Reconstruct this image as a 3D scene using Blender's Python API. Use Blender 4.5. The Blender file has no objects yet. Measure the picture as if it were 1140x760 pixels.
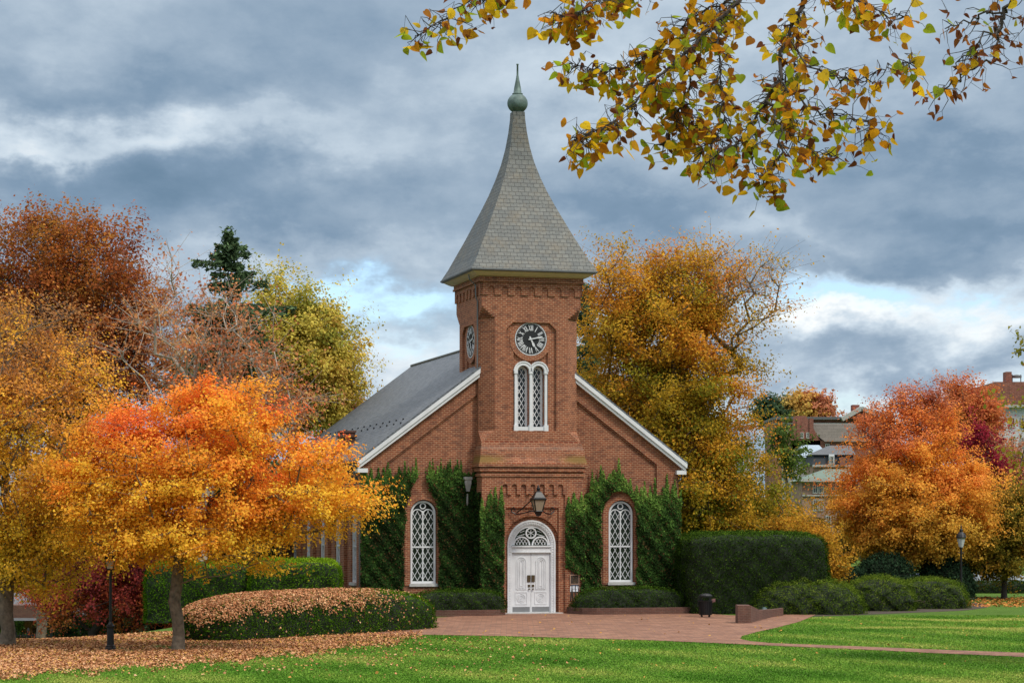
import bpy, math, random
import numpy as np
from mathutils import Vector, Matrix
from mathutils.geometry import tessellate_polygon

# ------------------------------------------------------------------ camera, sky, sun, exposure
F, HY, HC = 2500.0, 582.0, 4.04          # focal length in px of a 1140 px wide picture, horizon row, eye height
scene = bpy.context.scene
COL = scene.collection
cam_d = bpy.data.cameras.new('camera'); cam = bpy.data.objects.new('camera', cam_d); COL.objects.link(cam)
cam.location = (0, 0, HC); cam.rotation_euler = (math.radians(90), 0, 0)
cam_d.sensor_width = 36; cam_d.lens = F / 1140 * 36
cam_d.shift_y = (HY - 380) / 1140
cam_d.clip_start = 0.1; cam_d.clip_end = 8000
scene.camera = cam
scene.view_settings.view_transform = 'Standard'; scene.view_settings.look = 'None'
scene.view_settings.gamma = 1; scene.view_settings.use_curve_mapping = False
scene.view_settings.exposure = 0.75
cy = scene.cycles
cy.max_bounces = 6; cy.diffuse_bounces = 3; cy.glossy_bounces = 2; cy.transmission_bounces = 4
cy.transparent_max_bounces = 4; cy.caustics_reflective = False; cy.caustics_refractive = False
cy.use_denoising = True

SUN_EL, SUN_AZ = math.radians(52), math.radians(128)   # azimuth clockwise from +Y: behind the camera, to the right
sd = bpy.data.lights.new('sun', 'SUN'); sd.energy = 1.5; sd.angle = math.radians(12); sd.color = (1.0, .93, .82)
so = bpy.data.objects.new('sun', sd); COL.objects.link(so)
sdir = Vector((math.sin(SUN_AZ) * math.cos(SUN_EL), math.cos(SUN_AZ) * math.cos(SUN_EL), math.sin(SUN_EL)))
so.rotation_euler = sdir.to_track_quat('Z', 'Y').to_euler(); so.location = (30, -40, 60)

class NT:
    """tiny helper round a node tree"""
    def __init__(s, nt): s.nt = nt
    def n(s, t, **kw):
        o = s.nt.nodes.new(t)
        for k, v in kw.items(): setattr(o, k, v)
        return o
    def l(s, a, b): s.nt.links.new(a, b)
    def put(s, sock, v):
        if isinstance(v, (int, float)): sock.default_value = v
        elif isinstance(v, (tuple, list)): sock.default_value = tuple(v) + ((1,) if len(v) == 3 and len(sock.default_value) == 4 else ())
        else: s.l(v, sock)
    def math(s, op, a, b=None, c=None, clamp=False):
        m = s.n('ShaderNodeMath', operation=op); m.use_clamp = clamp
        s.put(m.inputs[0], a)
        if b is not None: s.put(m.inputs[1], b)
        if c is not None: s.put(m.inputs[2], c)
        return m.outputs[0]
    def mix(s, f, a, b, blend='MIX'):
        m = s.n('ShaderNodeMix', data_type='RGBA', blend_type=blend)
        s.put(m.inputs[0], f); s.put(m.inputs[6], a); s.put(m.inputs[7], b)
        return m.outputs[2]
    def ramp(s, f, stops):
        r = s.n('ShaderNodeValToRGB'); e = r.color_ramp.elements
        while len(e) < len(stops): e.new(.5)
        for i, (p, c) in enumerate(stops):
            e[i].position = p; e[i].color = tuple(c) + (1,)
        s.put(r.inputs[0], f); return r.outputs[0]
    def noise(s, vec, scale, detail=4, rough=.55, w=None):
        o = s.n('ShaderNodeTexNoise')
        if vec is not None: s.l(vec, o.inputs['Vector'])
        o.inputs['Scale'].default_value = scale; o.inputs['Detail'].default_value = detail
        o.inputs['Roughness'].default_value = rough
        return o.outputs['Fac']

world = bpy.data.worlds.new('World'); scene.world = world; world.use_nodes = True
wt = world.node_tree; wt.nodes.clear(); W = NT(wt)
tc = W.n('ShaderNodeTexCoord'); sep = W.n('ShaderNodeSeparateXYZ'); W.l(tc.outputs['Generated'], sep.inputs[0])
hyp = W.math('SQRT', W.math('ADD', W.math('MULTIPLY', sep.outputs[0], sep.outputs[0]), W.math('MULTIPLY', sep.outputs[1], sep.outputs[1])))
hyp = W.math('MAXIMUM', hyp, .0001)
az = W.math('ARCTAN2', sep.outputs[0], sep.outputs[1]); el = W.math('DIVIDE', sep.outputs[2], hyp)
cxyz = W.n('ShaderNodeCombineXYZ'); W.l(az, cxyz.inputs[0]); W.l(W.math('MULTIPLY', el, 1.6), cxyz.inputs[1])
cz = W.math('MAXIMUM', W.math('ADD', el, .085), .02)
plane = W.n('ShaderNodeCombineXYZ'); W.l(W.math('DIVIDE', az, cz), plane.inputs[0]); W.l(W.math('DIVIDE', .44, cz), plane.inputs[1])
def shifted(vec, o):
    v = W.n('ShaderNodeVectorMath', operation='ADD'); W.l(vec, v.inputs[0]); v.inputs[1].default_value = o; return v.outputs[0]
warp1 = W.noise(cxyz.outputs[0], 13, 6, .6); warp2 = W.noise(shifted(cxyz.outputs[0], (5.3, 2.1, 3.7)), 13, 6, .6)
azw = W.math('ADD', az, W.math('MULTIPLY', W.math('SUBTRACT', warp1, .5), .15))
elw = W.math('ADD', el, W.math('MULTIPLY', W.math('SUBTRACT', warp2, .5), .085))
def blob(px, py, rx, ry, amp):
    a = (px - 570) / F; e = (HY - py) / F
    u = W.math('DIVIDE', W.math('SUBTRACT', azw, a), rx / F); v = W.math('DIVIDE', W.math('SUBTRACT', elw, e), ry / F)
    g = W.math('POWER', 2.71828, W.math('MULTIPLY', W.math('ADD', W.math('MULTIPLY', u, u), W.math('MULTIPLY', v, v)), -1))
    return W.math('MULTIPLY', g, amp)
def total(lst):
    t = lst[0]
    for x in lst[1:]: t = W.math('ADD', t, x)
    return t
# broad darker and lighter cloud banks by compass direction and elevation
tone = total([blob(*b) for b in (
    (60, 50, 240, 50, -.02), (120, 95, 200, 26, -.13), (70, 150, 170, 30, .20), (250, 160, 110, 20, .08), (230, 212, 260, 36, -.20), (420, 245, 110, 20, -.10),
    (520, 90, 130, 60, .10), (480, 225, 70, 25, .05), (455, 285, 120, 16, -.06), (350, 290, 200, 16, .12),
    (720, 235, 150, 26, -.15), (900, 205, 180, 30, -.03), (1050, 190, 140, 36, -.14), (1030, 125, 110, 40, .08), (1090, 40, 100, 50, .06),
    (870, 272, 60, 24, .10), (1080, 255, 150, 22, -.16), (980, 290, 130, 16, -.10), (1000, 322, 200, 12, .15),
    (895, 362, 60, 22, .24), (990, 352, 90, 22, .16), (1110, 350, 110, 20, .12), (1030, 392, 170, 12, -.06),
    (950, 435, 300, 26, .26), (400, 405, 130, 30, .26), (890, 352, 60, 14, .22), (1115, 345, 90, 16, .12), (980, 350, 50, 14, .15), (600, 380, 300, 30, .12), (30, 165, 90, 14, .14), (330, 145, 150, 16, .08), (620, 100, 160, 30, .07))])
big = W.noise(plane.outputs[0], .85, 3, .5)
mid = W.noise(shifted(plane.outputs[0], (11.2, 4.4, 1.3)), 2.3, 8, .60)
fine = W.noise(cxyz.outputs[0], 30, 8, .62)
val = total([W.math('MULTIPLY', W.math('SUBTRACT', big, .5), .26), W.math('MULTIPLY', W.math('SUBTRACT', mid, .5), .54), W.math('MULTIPLY', W.math('SUBTRACT', fine, .5), .20), tone, .45])
cloud = W.ramp(val, [(.12, (.084, .138, .200)), (.30, (.124, .182, .252)), (.46, (.204, .262, .328)), (.64, (.350, .408, .462)), (.86, (.56, .58, .585))])
mr = W.n('ShaderNodeMapRange'); mr.interpolation_type = 'SMOOTHSTEP'
W.l(el, mr.inputs['Value']); mr.inputs['From Min'].default_value = .27; mr.inputs['From Max'].default_value = 1.0
cloud = W.mix(mr.outputs[0], cloud, (.86, .89, .93))
gap = total([blob(*b) for b in ((420, 338, 120, 20, 1.15), (370, 318, 70, 14, .7), (940, 335, 100, 14, 1.1), (1090, 338, 90, 8, .8), (700, 345, 120, 20, .8), (960, 440, 340, 14, .55), (420, 385, 60, 10, .5))])
gap = W.math('MULTIPLY', gap, W.math('MULTIPLY_ADD', W.math('SUBTRACT', mid, .5), -6.0, 1.1, clamp=True), clamp=True)
sky = W.n('ShaderNodeTexSky', sky_type='NISHITA'); sky.sun_disc = False
sky.sun_elevation = SUN_EL; sky.sun_rotation = SUN_AZ; sky.air_density = 1.0; sky.dust_density = .4; sky.ozone_density = 4.0
bg1 = W.n('ShaderNodeBackground'); W.l(sky.outputs[0], bg1.inputs[0]); bg1.inputs[1].default_value = .11
bg2 = W.n('ShaderNodeBackground'); W.l(cloud, bg2.inputs[0]); bg2.inputs[1].default_value = 1.06
ms = W.n('ShaderNodeMixShader'); W.l(gap, ms.inputs[0]); W.l(bg2.outputs[0], ms.inputs[1]); W.l(bg1.outputs[0], ms.inputs[2])
wo = W.n('ShaderNodeOutputWorld'); W.l(ms.outputs[0], wo.inputs[0])

# ------------------------------------------------------------------ helpers
rng = np.random.default_rng(11); random.seed(5)
def lin(*c): return tuple(((v / 255) / 12.92 if v / 255 <= .04045 else ((v / 255 + .055) / 1.055) ** 2.4) for v in c)
def P(px, py, d): return Vector(((px - 570) / F * d, d, HC + (HY - py) / F * d))
def sstep(a, b, x):
    t = np.clip((np.asarray(x, float) - a) / (b - a), 0, 1); return t * t * (3 - 2 * t)
def gz(x, y):
    x = np.asarray(x, float); y = np.asarray(y, float)
    w = sstep(-11.5, -18, x)
    drop = np.interp(y, [0, 77, 110, 130, 170, 260, 400], [0, 0, -1.62, -2.35, -4.0, -6.0, -6.0])
    drop = drop + sstep(-17.5, -22, x)/np.maximum(w, .01)*np.interp(y, [77, 112, 170], [0, -.85, -1.3])
    rise = 2.4 * (np.clip((52 - y) / 52, 0, 2)) ** 1.3
    return w * drop + rise
def gzf(x, y): return float(gz(x, y))
def tag(o, label=None, cat=None, group=None, kind=None):
    if label: o['label'] = label
    if cat: o['category'] = cat
    if group: o['group'] = group
    if kind: o['kind'] = kind
    return o
def empty(name, loc, label, cat, rz=0, group=None):
    o = bpy.data.objects.new(name, None); COL.objects.link(o); o.location = loc; o.rotation_euler = (0, 0, rz)
    o.empty_display_size = .2
    return tag(o, label, cat, group)
def copy_tree(o, parent=None):
    c = o.copy(); COL.objects.link(c); c.parent = parent
    for ch in o.children: copy_tree(ch, c)
    return c

class MB:
    def __init__(s): s.v = []; s.f = []; s.mi = []; s.m = 0
    def add(s, vs, fs):
        b = len(s.v); s.v += [tuple(q) for q in vs]
        for f in fs: s.f.append(tuple(i + b for i in f)); s.mi.append(s.m)
    def box(s, x0, y0, z0, x1, y1, z1):
        s.add([(x0,y0,z0),(x1,y0,z0),(x1,y1,z0),(x0,y1,z0),(x0,y0,z1),(x1,y0,z1),(x1,y1,z1),(x0,y1,z1)],
              [(0,3,2,1),(4,5,6,7),(0,1,5,4),(1,2,6,5),(2,3,7,6),(3,0,4,7)])
    def loft(s, loops, cap0=True, cap1=True, skip=()):
        n = len(loops[0]); vs = [p for L in loops for p in L]; fs = []
        for i in range(len(loops) - 1):
            for j in range(n):
                if j in skip: continue
                k = (j + 1) % n; fs.append((i*n+j, i*n+k, (i+1)*n+k, (i+1)*n+j))
        if cap0: fs.append(tuple(range(n))[::-1])
        if cap1: fs.append(tuple((len(loops)-1)*n + j for j in range(n)))
        s.add(vs, fs)
    def lathe(s, prof, c=(0,0,0), seg=16, cap=True):
        s.loft([[(c[0]+r*math.cos(2*math.pi*j/seg), c[1]+r*math.sin(2*math.pi*j/seg), c[2]+z) for j in range(seg)] for r, z in prof], cap, cap)
    def tube(s, pts, rad, seg=6):
        pts = [Vector(p) for p in pts]; L = []
        for i, p in enumerate(pts):
            t = (pts[min(i+1, len(pts)-1)] - pts[max(i-1, 0)]).normalized()
            a = t.cross(Vector((0,0,1)) if abs(t.z) < .9 else Vector((1,0,0))).normalized(); b = t.cross(a)
            r = rad[i] if isinstance(rad, (list, tuple)) else rad
            L.append([p + (a*math.cos(2*math.pi*j/seg) + b*math.sin(2*math.pi*j/seg)) * r for j in range(seg)])
        s.loft(L)
    def bar(s, a, b, w, h, up=(0,0,1)):
        """box beam from a to b, w across, h along up"""
        a = Vector(a); b = Vector(b); t = (b - a).normalized(); u = Vector(up); x = t.cross(u)
        if x.length < 1e-4: x = t.cross(Vector((1,0,0)))
        x.normalize(); u = x.cross(t)
        q = [a + x*w/2*sx + u*h/2*sz for sx, sz in ((-1,-1),(1,-1),(1,1),(-1,1))]; r = [p + (b - a) for p in q]
        s.loft([q, r])
    def prism(s, outer, holes, o, U, N, d0, d1, back=False):
        """polygon (u,z) with holes in the plane o+u*U, thickened inward along N from d0 to d1"""
        o = Vector(o); U = Vector(U); N = Vector(N)
        W_ = lambda q, d: o + U*q[0] + Vector((0,0,1))*q[1] + N*d
        loops = [outer] + list(holes)
        tris = tessellate_polygon([[Vector((q[0], q[1], 0)) for q in L] for L in loops])
        flat = [q for L in loops for q in L]
        want = U.cross(Vector((0,0,1))); sgn = 1 if want.dot(N) < 0 else -1
        fs = []
        for t in tris:
            A, B, C = (flat[i] for i in t); cr = (B[0]-A[0])*(C[1]-A[1]) - (B[1]-A[1])*(C[0]-A[0])
            if abs(cr) < 1e-10: continue
            fs.append(tuple(t) if (cr > 0) == (sgn > 0) else tuple(t)[::-1])
        s.add([W_(q, d0) for q in flat], fs)
        if back: s.add([W_(q, d1) for q in flat], [f[::-1] for f in fs])
        for L in loops:
            n = len(L); s.add([W_(q, d0) for q in L] + [W_(q, d1) for q in L], [(i, (i+1)%n, n+(i+1)%n, n+i) for i in range(n)])
    def build(s, name, mats, parent=None, smooth=False, recalc=True):
        me = bpy.data.meshes.new(name); me.from_pydata(s.v, [], s.f)
        if not isinstance(mats, (list, tuple)): mats = [mats]
        for m in mats: me.materials.append(m)
        me.polygons.foreach_set('material_index', s.mi)
        if recalc:
            import bmesh
            bm = bmesh.new(); bm.from_mesh(me); bmesh.ops.recalc_face_normals(bm, faces=bm.faces); bm.to_mesh(me); bm.free()
        uv = me.uv_layers.new(name='UVMap'); data = []
        for p in me.polygons:
            n = p.normal
            if abs(n.z) > .92: t, b = Vector((1,0,0)), Vector((0,1,0))
            else:
                t = Vector((-n.y, n.x, 0)).normalized(); b = n.cross(t)
            for vi in p.vertices:
                c = me.vertices[vi].co; data += [c.dot(t), c.dot(b)]
        uv.data.foreach_set('uv', data)
        if smooth: me.polygons.foreach_set('use_smooth', [True]*len(me.polygons))
        me.update(); ob = bpy.data.objects.new(name, me); COL.objects.link(ob)
        if parent: ob.parent = parent
        return ob

def arch(cx, hw, z0, zs, n=14):
    """arched opening outline: base z0, springing zs, half width hw"""
    return [(cx-hw, z0), (cx+hw, z0)] + [(cx + hw*math.cos(math.pi*i/n), zs + hw*math.sin(math.pi*i/n)) for i in range(n+1)]

# ------------------------------------------------------------------ materials
def mat(name):
    m = bpy.data.materials.new(name); m.use_nodes = True; t = NT(m.node_tree)
    b = m.node_tree.nodes['Principled BSDF']; return m, t, b
def simple(name, col, rough=.6, metal=0, var=.12, scale=3, bump=0):
    m, t, b = mat(name); c = t.n('ShaderNodeTexCoord')
    n = t.noise(c.outputs['Object'], scale, 5, .6)
    k = t.n('ShaderNodeMapRange'); t.l(n, k.inputs[0]); k.inputs[1].default_value = .3; k.inputs[2].default_value = .7
    k.inputs[3].default_value = 1 - var; k.inputs[4].default_value = 1 + var
    v = t.n('ShaderNodeVectorMath', operation='SCALE'); v.inputs[0].default_value = col; t.l(k.outputs[0], v.inputs['Scale'])
    t.l(v.outputs[0], b.inputs['Base Color']); b.inputs['Roughness'].default_value = rough; b.inputs['Metallic'].default_value = metal
    if bump:
        bp = t.n('ShaderNodeBump'); t.l(t.noise(c.outputs['Object'], scale*6, 4), bp.inputs['Height']); bp.inputs['Strength'].default_value = bump
        t.l(bp.outputs[0], b.inputs['Normal'])
    return m
def brickmat(name, c1, c2, mort, bw=.215, rh=.0677, ms=.010, stain=.35, moss=False, dark=(.10,.04,.03)):
    m, t, b = mat(name); c = t.n('ShaderNodeTexCoord')
    br = t.n('ShaderNodeTexBrick'); t.l(c.outputs['UV'], br.inputs['Vector'])
    br.inputs['Scale'].default_value = 1; br.inputs['Brick Width'].default_value = bw; br.inputs['Row Height'].default_value = rh
    br.inputs['Mortar Size'].default_value = ms; br.inputs['Mortar Smooth'].default_value = .3; br.inputs['Bias'].default_value = -.1
    br.inputs['Color1'].default_value = (*c1, 1); br.inputs['Color2'].default_value = (*c2, 1); br.inputs['Mortar'].default_value = (*mort, 1)
    # single darker burnt bricks
    v = t.n('ShaderNodeTexWhiteNoise', noise_dimensions='2D')
    sp = t.n('ShaderNodeSeparateXYZ'); t.l(c.outputs['UV'], sp.inputs[0])
    q = t.n('ShaderNodeCombineXYZ')
    row = t.math('FLOOR', t.math('DIVIDE', sp.outputs[1], rh))
    t.l(t.math('FLOOR', t.math('ADD', t.math('DIVIDE', sp.outputs[0], bw), t.math('MULTIPLY', row, .5))), q.inputs[0]); t.l(row, q.inputs[1])
    t.l(q.outputs[0], v.inputs['Vector'])
    col = t.mix(t.math('MULTIPLY', t.math('GREATER_THAN', v.outputs['Value'], .82), .45), br.outputs['Color'], dark)
    n1 = t.noise(c.outputs['Object'], .8, 6, .65); n2 = t.noise(c.outputs['Object'], 5, 5, .6)
    f1 = t.n('ShaderNodeMapRange'); t.l(n1, f1.inputs[0]); f1.inputs[1].default_value = .42; f1.inputs[2].default_value = .72; f1.inputs[3].default_value = 0; f1.inputs[4].default_value = stain
    col = t.mix(f1.outputs[0], col, tuple(x*.55 for x in c1))
    mp = t.n('ShaderNodeMapping'); t.l(c.outputs['Object'], mp.inputs[0]); mp.inputs['Scale'].default_value = (2.6, 2.6, .16)   # rain runs down the wall
    n3 = t.noise(mp.outputs[0], 1.0, 6, .65)
    f3 = t.n('ShaderNodeMapRange'); t.l(n3, f3.inputs[0]); f3.inputs[1].default_value = .52; f3.inputs[2].default_value = .74; f3.inputs[4].default_value = stain*.9
    col = t.mix(f3.outputs[0], col, (.10,.055,.038))
    f2 = t.n('ShaderNodeMapRange'); t.l(n2, f2.inputs[0]); f2.inputs[1].default_value = .3; f2.inputs[2].default_value = .7; f2.inputs[3].default_value = .82; f2.inputs[4].default_value = 1.16
    sc = t.n('ShaderNodeVectorMath', operation='SCALE'); t.l(col, sc.inputs[0]); t.l(f2.outputs[0], sc.inputs['Scale']); col = sc.outputs[0]
    if moss:   # moss and lime staining on the weathering ledge of the tower, with its own outline
        po = t.n('ShaderNodeSeparateXYZ'); t.l(c.outputs['Object'], po.inputs[0])
        zz = po.outputs[2]; ax = t.math('ABSOLUTE', t.math('SUBTRACT', po.outputs[0], .12))
        zb = t.math('SUBTRACT', 1, t.math('DIVIDE', t.math('ABSOLUTE', t.math('SUBTRACT', zz, 6.86)), .26), clamp=True)
        edge = t.math('MULTIPLY_ADD', ax, .42, -.30, clamp=True)
        nm = t.math('MULTIPLY_ADD', t.noise(c.outputs['Object'], 9, 5, .7), .7, t.math('MULTIPLY', t.noise(c.outputs['Object'], 2.2, 4, .6), .35))
        mk = t.math('MULTIPLY', t.math('MULTIPLY', zb, 1.5), t.math('MULTIPLY_ADD', t.math('ADD', edge, nm), 2.6, -1.75, clamp=True), clamp=True)
        col = t.mix(t.math('MULTIPLY', mk, .8), col, (.17, .105, .015))
        zb2 = t.math('SUBTRACT', 1, t.math('DIVIDE', t.math('ABSOLUTE', t.math('SUBTRACT', zz, 7.38)), .14), clamp=True)
        col = t.mix(t.math('MULTIPLY', zb2, t.math('MULTIPLY_ADD', nm, 3, -1.1, clamp=True)), col, (.12, .085, .06))
    t.l(col, b.inputs['Base Color']); b.inputs['Roughness'].default_value = .85
    bp = t.n('ShaderNodeBump'); t.l(br.outputs['Fac'], bp.inputs['Height']); bp.invert = True; bp.inputs['Strength'].default_value = .25; bp.inputs['Distance'].default_value = .01
    t.l(bp.outputs[0], b.inputs['Normal'])
    return m
def slatemat(name, c1, c2, gapc, bw, rh, lichen=None, lam=.5):
    m, t, b = mat(name); c = t.n('ShaderNodeTexCoord')
    br = t.n('ShaderNodeTexBrick'); t.l(c.outputs['UV'], br.inputs['Vector'])
    br.inputs['Scale'].default_value = 1; br.inputs['Brick Width'].default_value = bw; br.inputs['Row Height'].default_value = rh
    br.inputs['Mortar Size'].default_value = .012; br.inputs['Mortar Smooth'].default_value = .2; br.inputs['Bias'].default_value = 0
    br.inputs['Color1'].default_value = (*c1, 1); br.inputs['Color2'].default_value = (*c2, 1); br.inputs['Mortar'].default_value = (*gapc, 1)
    col = br.outputs['Color']
    n1 = t.noise(c.outputs['Object'], 1.3, 7, .7); n2 = t.noise(c.outputs['Object'], 9, 5, .7)
    if lichen:
        f = t.n('ShaderNodeMapRange'); t.l(n1, f.inputs[0]); f.inputs[1].default_value = .45; f.inputs[2].default_value = .65; f.inputs[4].default_value = lam
        col = t.mix(t.math('MULTIPLY', f.outputs[0], n2), col, lichen)
    f2 = t.n('ShaderNodeMapRange'); t.l(n2, f2.inputs[0]); f2.inputs[1].default_value = .3; f2.inputs[2].default_value = .7; f2.inputs[3].default_value = .75; f2.inputs[4].default_value = 1.25
    sc = t.n('ShaderNodeVectorMath', operation='SCALE'); t.l(col, sc.inputs[0]); t.l(f2.outputs[0], sc.inputs['Scale'])
    t.l(sc.outputs[0], b.inputs['Base Color']); b.inputs['Roughness'].default_value = .6
    bp = t.n('ShaderNodeBump'); t.l(br.outputs['Fac'], bp.inputs['Height']); bp.invert = True; bp.inputs['Strength'].default_value = .6; bp.inputs['Distance'].default_value = .02
    t.l(bp.outputs[0], b.inputs['Normal'])
    return m
def leafmat(name, trans=.35, rough=.55, spec=.25):
    m, t, b = mat(name); a = t.n('ShaderNodeAttribute', attribute_name='Col')
    out = [n for n in t.nt.nodes if n.type == 'OUTPUT_MATERIAL'][0]
    t.l(a.outputs['Color'], b.inputs['Base Color']); b.inputs['Roughness'].default_value = rough
    b.inputs['Specular IOR Level'].default_value = spec
    tr = t.n('ShaderNodeBsdfTranslucent'); t.l(a.outputs['Color'], tr.inputs[0])
    mx = t.n('ShaderNodeMixShader'); mx.inputs[0].default_value = trans; t.l(b.outputs[0], mx.inputs[1]); t.l(tr.outputs[0], mx.inputs[2])
    t.l(mx.outputs[0], out.inputs[0]); return m
BRICK = brickmat('red_brick', (.195,.041,.015), (.325,.084,.030), (.41,.235,.135), bw=.23, rh=.084, ms=.016, stain=.22, moss=True, dark=(.09,.03,.02))
BRICKW = brickmat('red_wall_brick', (.18,.037,.014), (.30,.077,.028), (.38,.22,.125), bw=.23, rh=.084, ms=.016, dark=(.09,.03,.02))
BRICK2 = brickmat('dark_brick', (.10,.038,.024), (.145,.055,.034), (.15,.10,.075), stain=.5)
TOWNB = brickmat('town_brick', (.22,.060,.038), (.28,.088,.055), (.35,.25,.2), bw=.4, rh=.15)
TOWNB2 = brickmat('town_brick_tan', (.30,.17,.12), (.36,.21,.15), (.35,.27,.22), bw=.4, rh=.15)
SLATE = slatemat('grey_slate', (.085,.097,.113), (.14,.152,.168), (.05,.055,.06), .35, .17)
SPIRE = slatemat('lichened_slate', (.088,.096,.092), (.135,.139,.126), (.022,.024,.024), .30, .20, (.16,.122,.07), .9)
WHITE = simple('white_paint', (.68,.69,.71), .5, var=.10, scale=1.6)
CREAM = simple('cream_paint', (.60,.50,.34), .6, var=.08)
LEAD = simple('weathered_lead', (.16,.165,.17), .5, .4)
DARKMETAL = simple('black_iron', (.012,.012,.013), .42, .3, var=.2)
COPPER = simple('verdigris_copper', (.10,.145,.128), .6, .2, var=.35, scale=4)
BRASS = simple('aged_brass', (.13,.09,.05), .4, .7)
STEELP = simple('steel_plate', (.28,.29,.30), .4, .6)
BRONZE = simple('bronze_plaque', (.035,.022,.014), .4, .5, var=.3, scale=12)
PAPER = simple('white_paper', (.75,.77,.82), .7, var=.03)
INK = simple('dark_print', (.05,.05,.07), .7)
BLACKF = simple('clock_black', (.010,.010,.011), .5)
STONE = simple('pale_stone', (.48,.47,.45), .8, var=.15)
BARK = simple('grey_brown_bark', (.15,.115,.08), .9, var=.5, scale=7, bump=1.0)
BARKD = simple('dark_bark', (.055,.042,.035), .9, var=.3, scale=6, bump=.6)
BARKL = simple('pale_bark', (.40,.35,.29), .9, var=.3, scale=4, bump=.5)
LEAF = leafmat('autumn_leaf', .42, .7, .08)
LEAFB = leafmat('backlit_leaf', .62, .6, .1)
t = NT(LEAFB.node_tree); a_ = [n for n in t.nt.nodes if n.type == 'ATTRIBUTE'][0]; c_ = t.n('ShaderNodeTexCoord')   # blotches of decay on the near leaves
n_ = t.noise(c_.outputs['Object'], 38, 4, .6); k_ = t.math('MULTIPLY_ADD', n_, 3.2, -1.75, clamp=True)
cl_ = t.mix(k_, a_.outputs['Color'], (.20, .085, .02))
for nn_ in list(t.nt.nodes):
    if nn_.type in ('BSDF_PRINCIPLED', 'BSDF_TRANSLUCENT'): t.l(cl_, nn_.inputs[0])
HEDGE = leafmat('hedge_leaf', .15, .9, .02)
LITTER = leafmat('fallen_leaf', .1, .8, .1)
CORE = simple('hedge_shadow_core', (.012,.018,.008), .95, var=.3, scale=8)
gm, gt, gb = mat('window_glass'); gb.inputs['Base Color'].default_value = (.012,.016,.015,1); gb.inputs['Roughness'].default_value = .08
LG, lt_, lb_ = mat('lantern_glass'); lb_.inputs['Base Color'].default_value = (.30,.24,.17,1); lb_.inputs['Roughness'].default_value = .15
c_ = gt.n('ShaderNodeTexCoord'); gt.l(gt.ramp(gt.noise(c_.outputs['Object'], 1.7, 5, .6), [(.35, (.006,.009,.009)), (.6, (.022,.028,.026)), (.8, (.055,.05,.042))]), gb.inputs['Base Color'])
GLASS = gm

# grass, paving
GRASS, t, b = mat('mown_grass'); c = t.n('ShaderNodeTexCoord'); oc = c.outputs['Object']
n1 = t.noise(oc, .13, 5, .6); n2 = t.noise(oc, 1.6, 6, .7); n3 = t.noise(oc, 22, 4, .7)
col = t.ramp(n1, [(.3, (.080,.148,.022)), (.55, (.100,.175,.028)), (.75, (.140,.20,.038))])
col = t.mix(t.math('MULTIPLY_ADD', n2, 2.4, -.9, clamp=True), col, (.055,.108,.010))
sx = t.n('ShaderNodeSeparateXYZ'); t.l(oc, sx.inputs[0])
def strip(y0, slope, x0, wd, amp):
    u = t.math('DIVIDE', t.math('SUBTRACT', sx.outputs[1], t.math('MULTIPLY_ADD', sx.outputs[0], slope, y0)), wd)
    u = t.math('ADD', u, t.math('MULTIPLY_ADD', n2, 1.6, -.8))
    g = t.math('POWER', 2.718, t.math('MULTIPLY', t.math('MULTIPLY', u, u), -1))
    return t.math('MULTIPLY', g, t.math('MULTIPLY', t.math('MULTIPLY_ADD', sx.outputs[0], .35, -.35*x0, clamp=True), amp))
dry = t.math('ADD', strip(88.2, -.10, 11, .75, .85), strip(94.3, -.02, 14.5, 1.2, .75), clamp=True)
col = t.mix(dry, col, (.21,.235,.05))
f = t.n('ShaderNodeMapRange'); t.l(n3, f.inputs[0]); f.inputs[1].default_value = .25; f.inputs[2].default_value = .75; f.inputs[3].default_value = .55; f.inputs[4].default_value = 1.45
sc = t.n('ShaderNodeVectorMath', operation='SCALE'); t.l(col, sc.inputs[0]); t.l(f.outputs[0], sc.inputs['Scale'])
t.l(sc.outputs[0], b.inputs['Base Color']); b.inputs['Roughness'].default_value = .9; b.inputs['Specular IOR Level'].default_value = .1
bp = t.n('ShaderNodeBump'); t.l(n3, bp.inputs['Height']); bp.inputs['Strength'].default_value = .9; bp.inputs['Distance'].default_value = .06; t.l(bp.outputs[0], b.inputs['Normal'])
PAVE = brickmat('brick_pavers', (.19,.078,.040), (.36,.175,.10), (.12,.07,.045), bw=.42, rh=.21, ms=.012, stain=.45, dark=(.15,.07,.05))
SOIL = simple('mulch_soil', (.05,.035,.022), .95, var=.4, scale=6, bump=1)

# ------------------------------------------------------------------ ground
def terrain():
    xs = np.unique(np.concatenate([np.linspace(-1500, -60, 20), np.linspace(-60, -8, 53), np.linspace(-8, 60, 30), np.linspace(60, 1500, 20)]))
    ys = np.unique(np.concatenate([np.linspace(-40, 56, 40), np.linspace(56, 200, 90), np.linspace(200, 420, 20), np.linspace(420, 4000, 14)]))
    X, Y = np.meshgrid(xs, ys); Z = gz(X, Y)
    v = np.stack([X.ravel(), Y.ravel(), Z.ravel()], 1); nx = len(xs)
    fs = [(j*nx+i, j*nx+i+1, (j+1)*nx+i+1, (j+1)*nx+i) for j in range(len(ys)-1) for i in range(nx-1)]
    me = bpy.data.meshes.new('lawn'); me.from_pydata(v.tolist(), [], fs); me.materials.append(GRASS)
    me.polygons.foreach_set('use_smooth', [True]*len(fs)); o = bpy.data.objects.new('lawn', me); COL.objects.link(o)
    return tag(o, 'mown green lawn sloping gently around the chapel', kind='structure')
terrain()
def G(px, py, z=0):                     # picture point on the level ground
    d = (HC - z) * F / (py - HY); return ((px - 570) / F * d, d)
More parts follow.
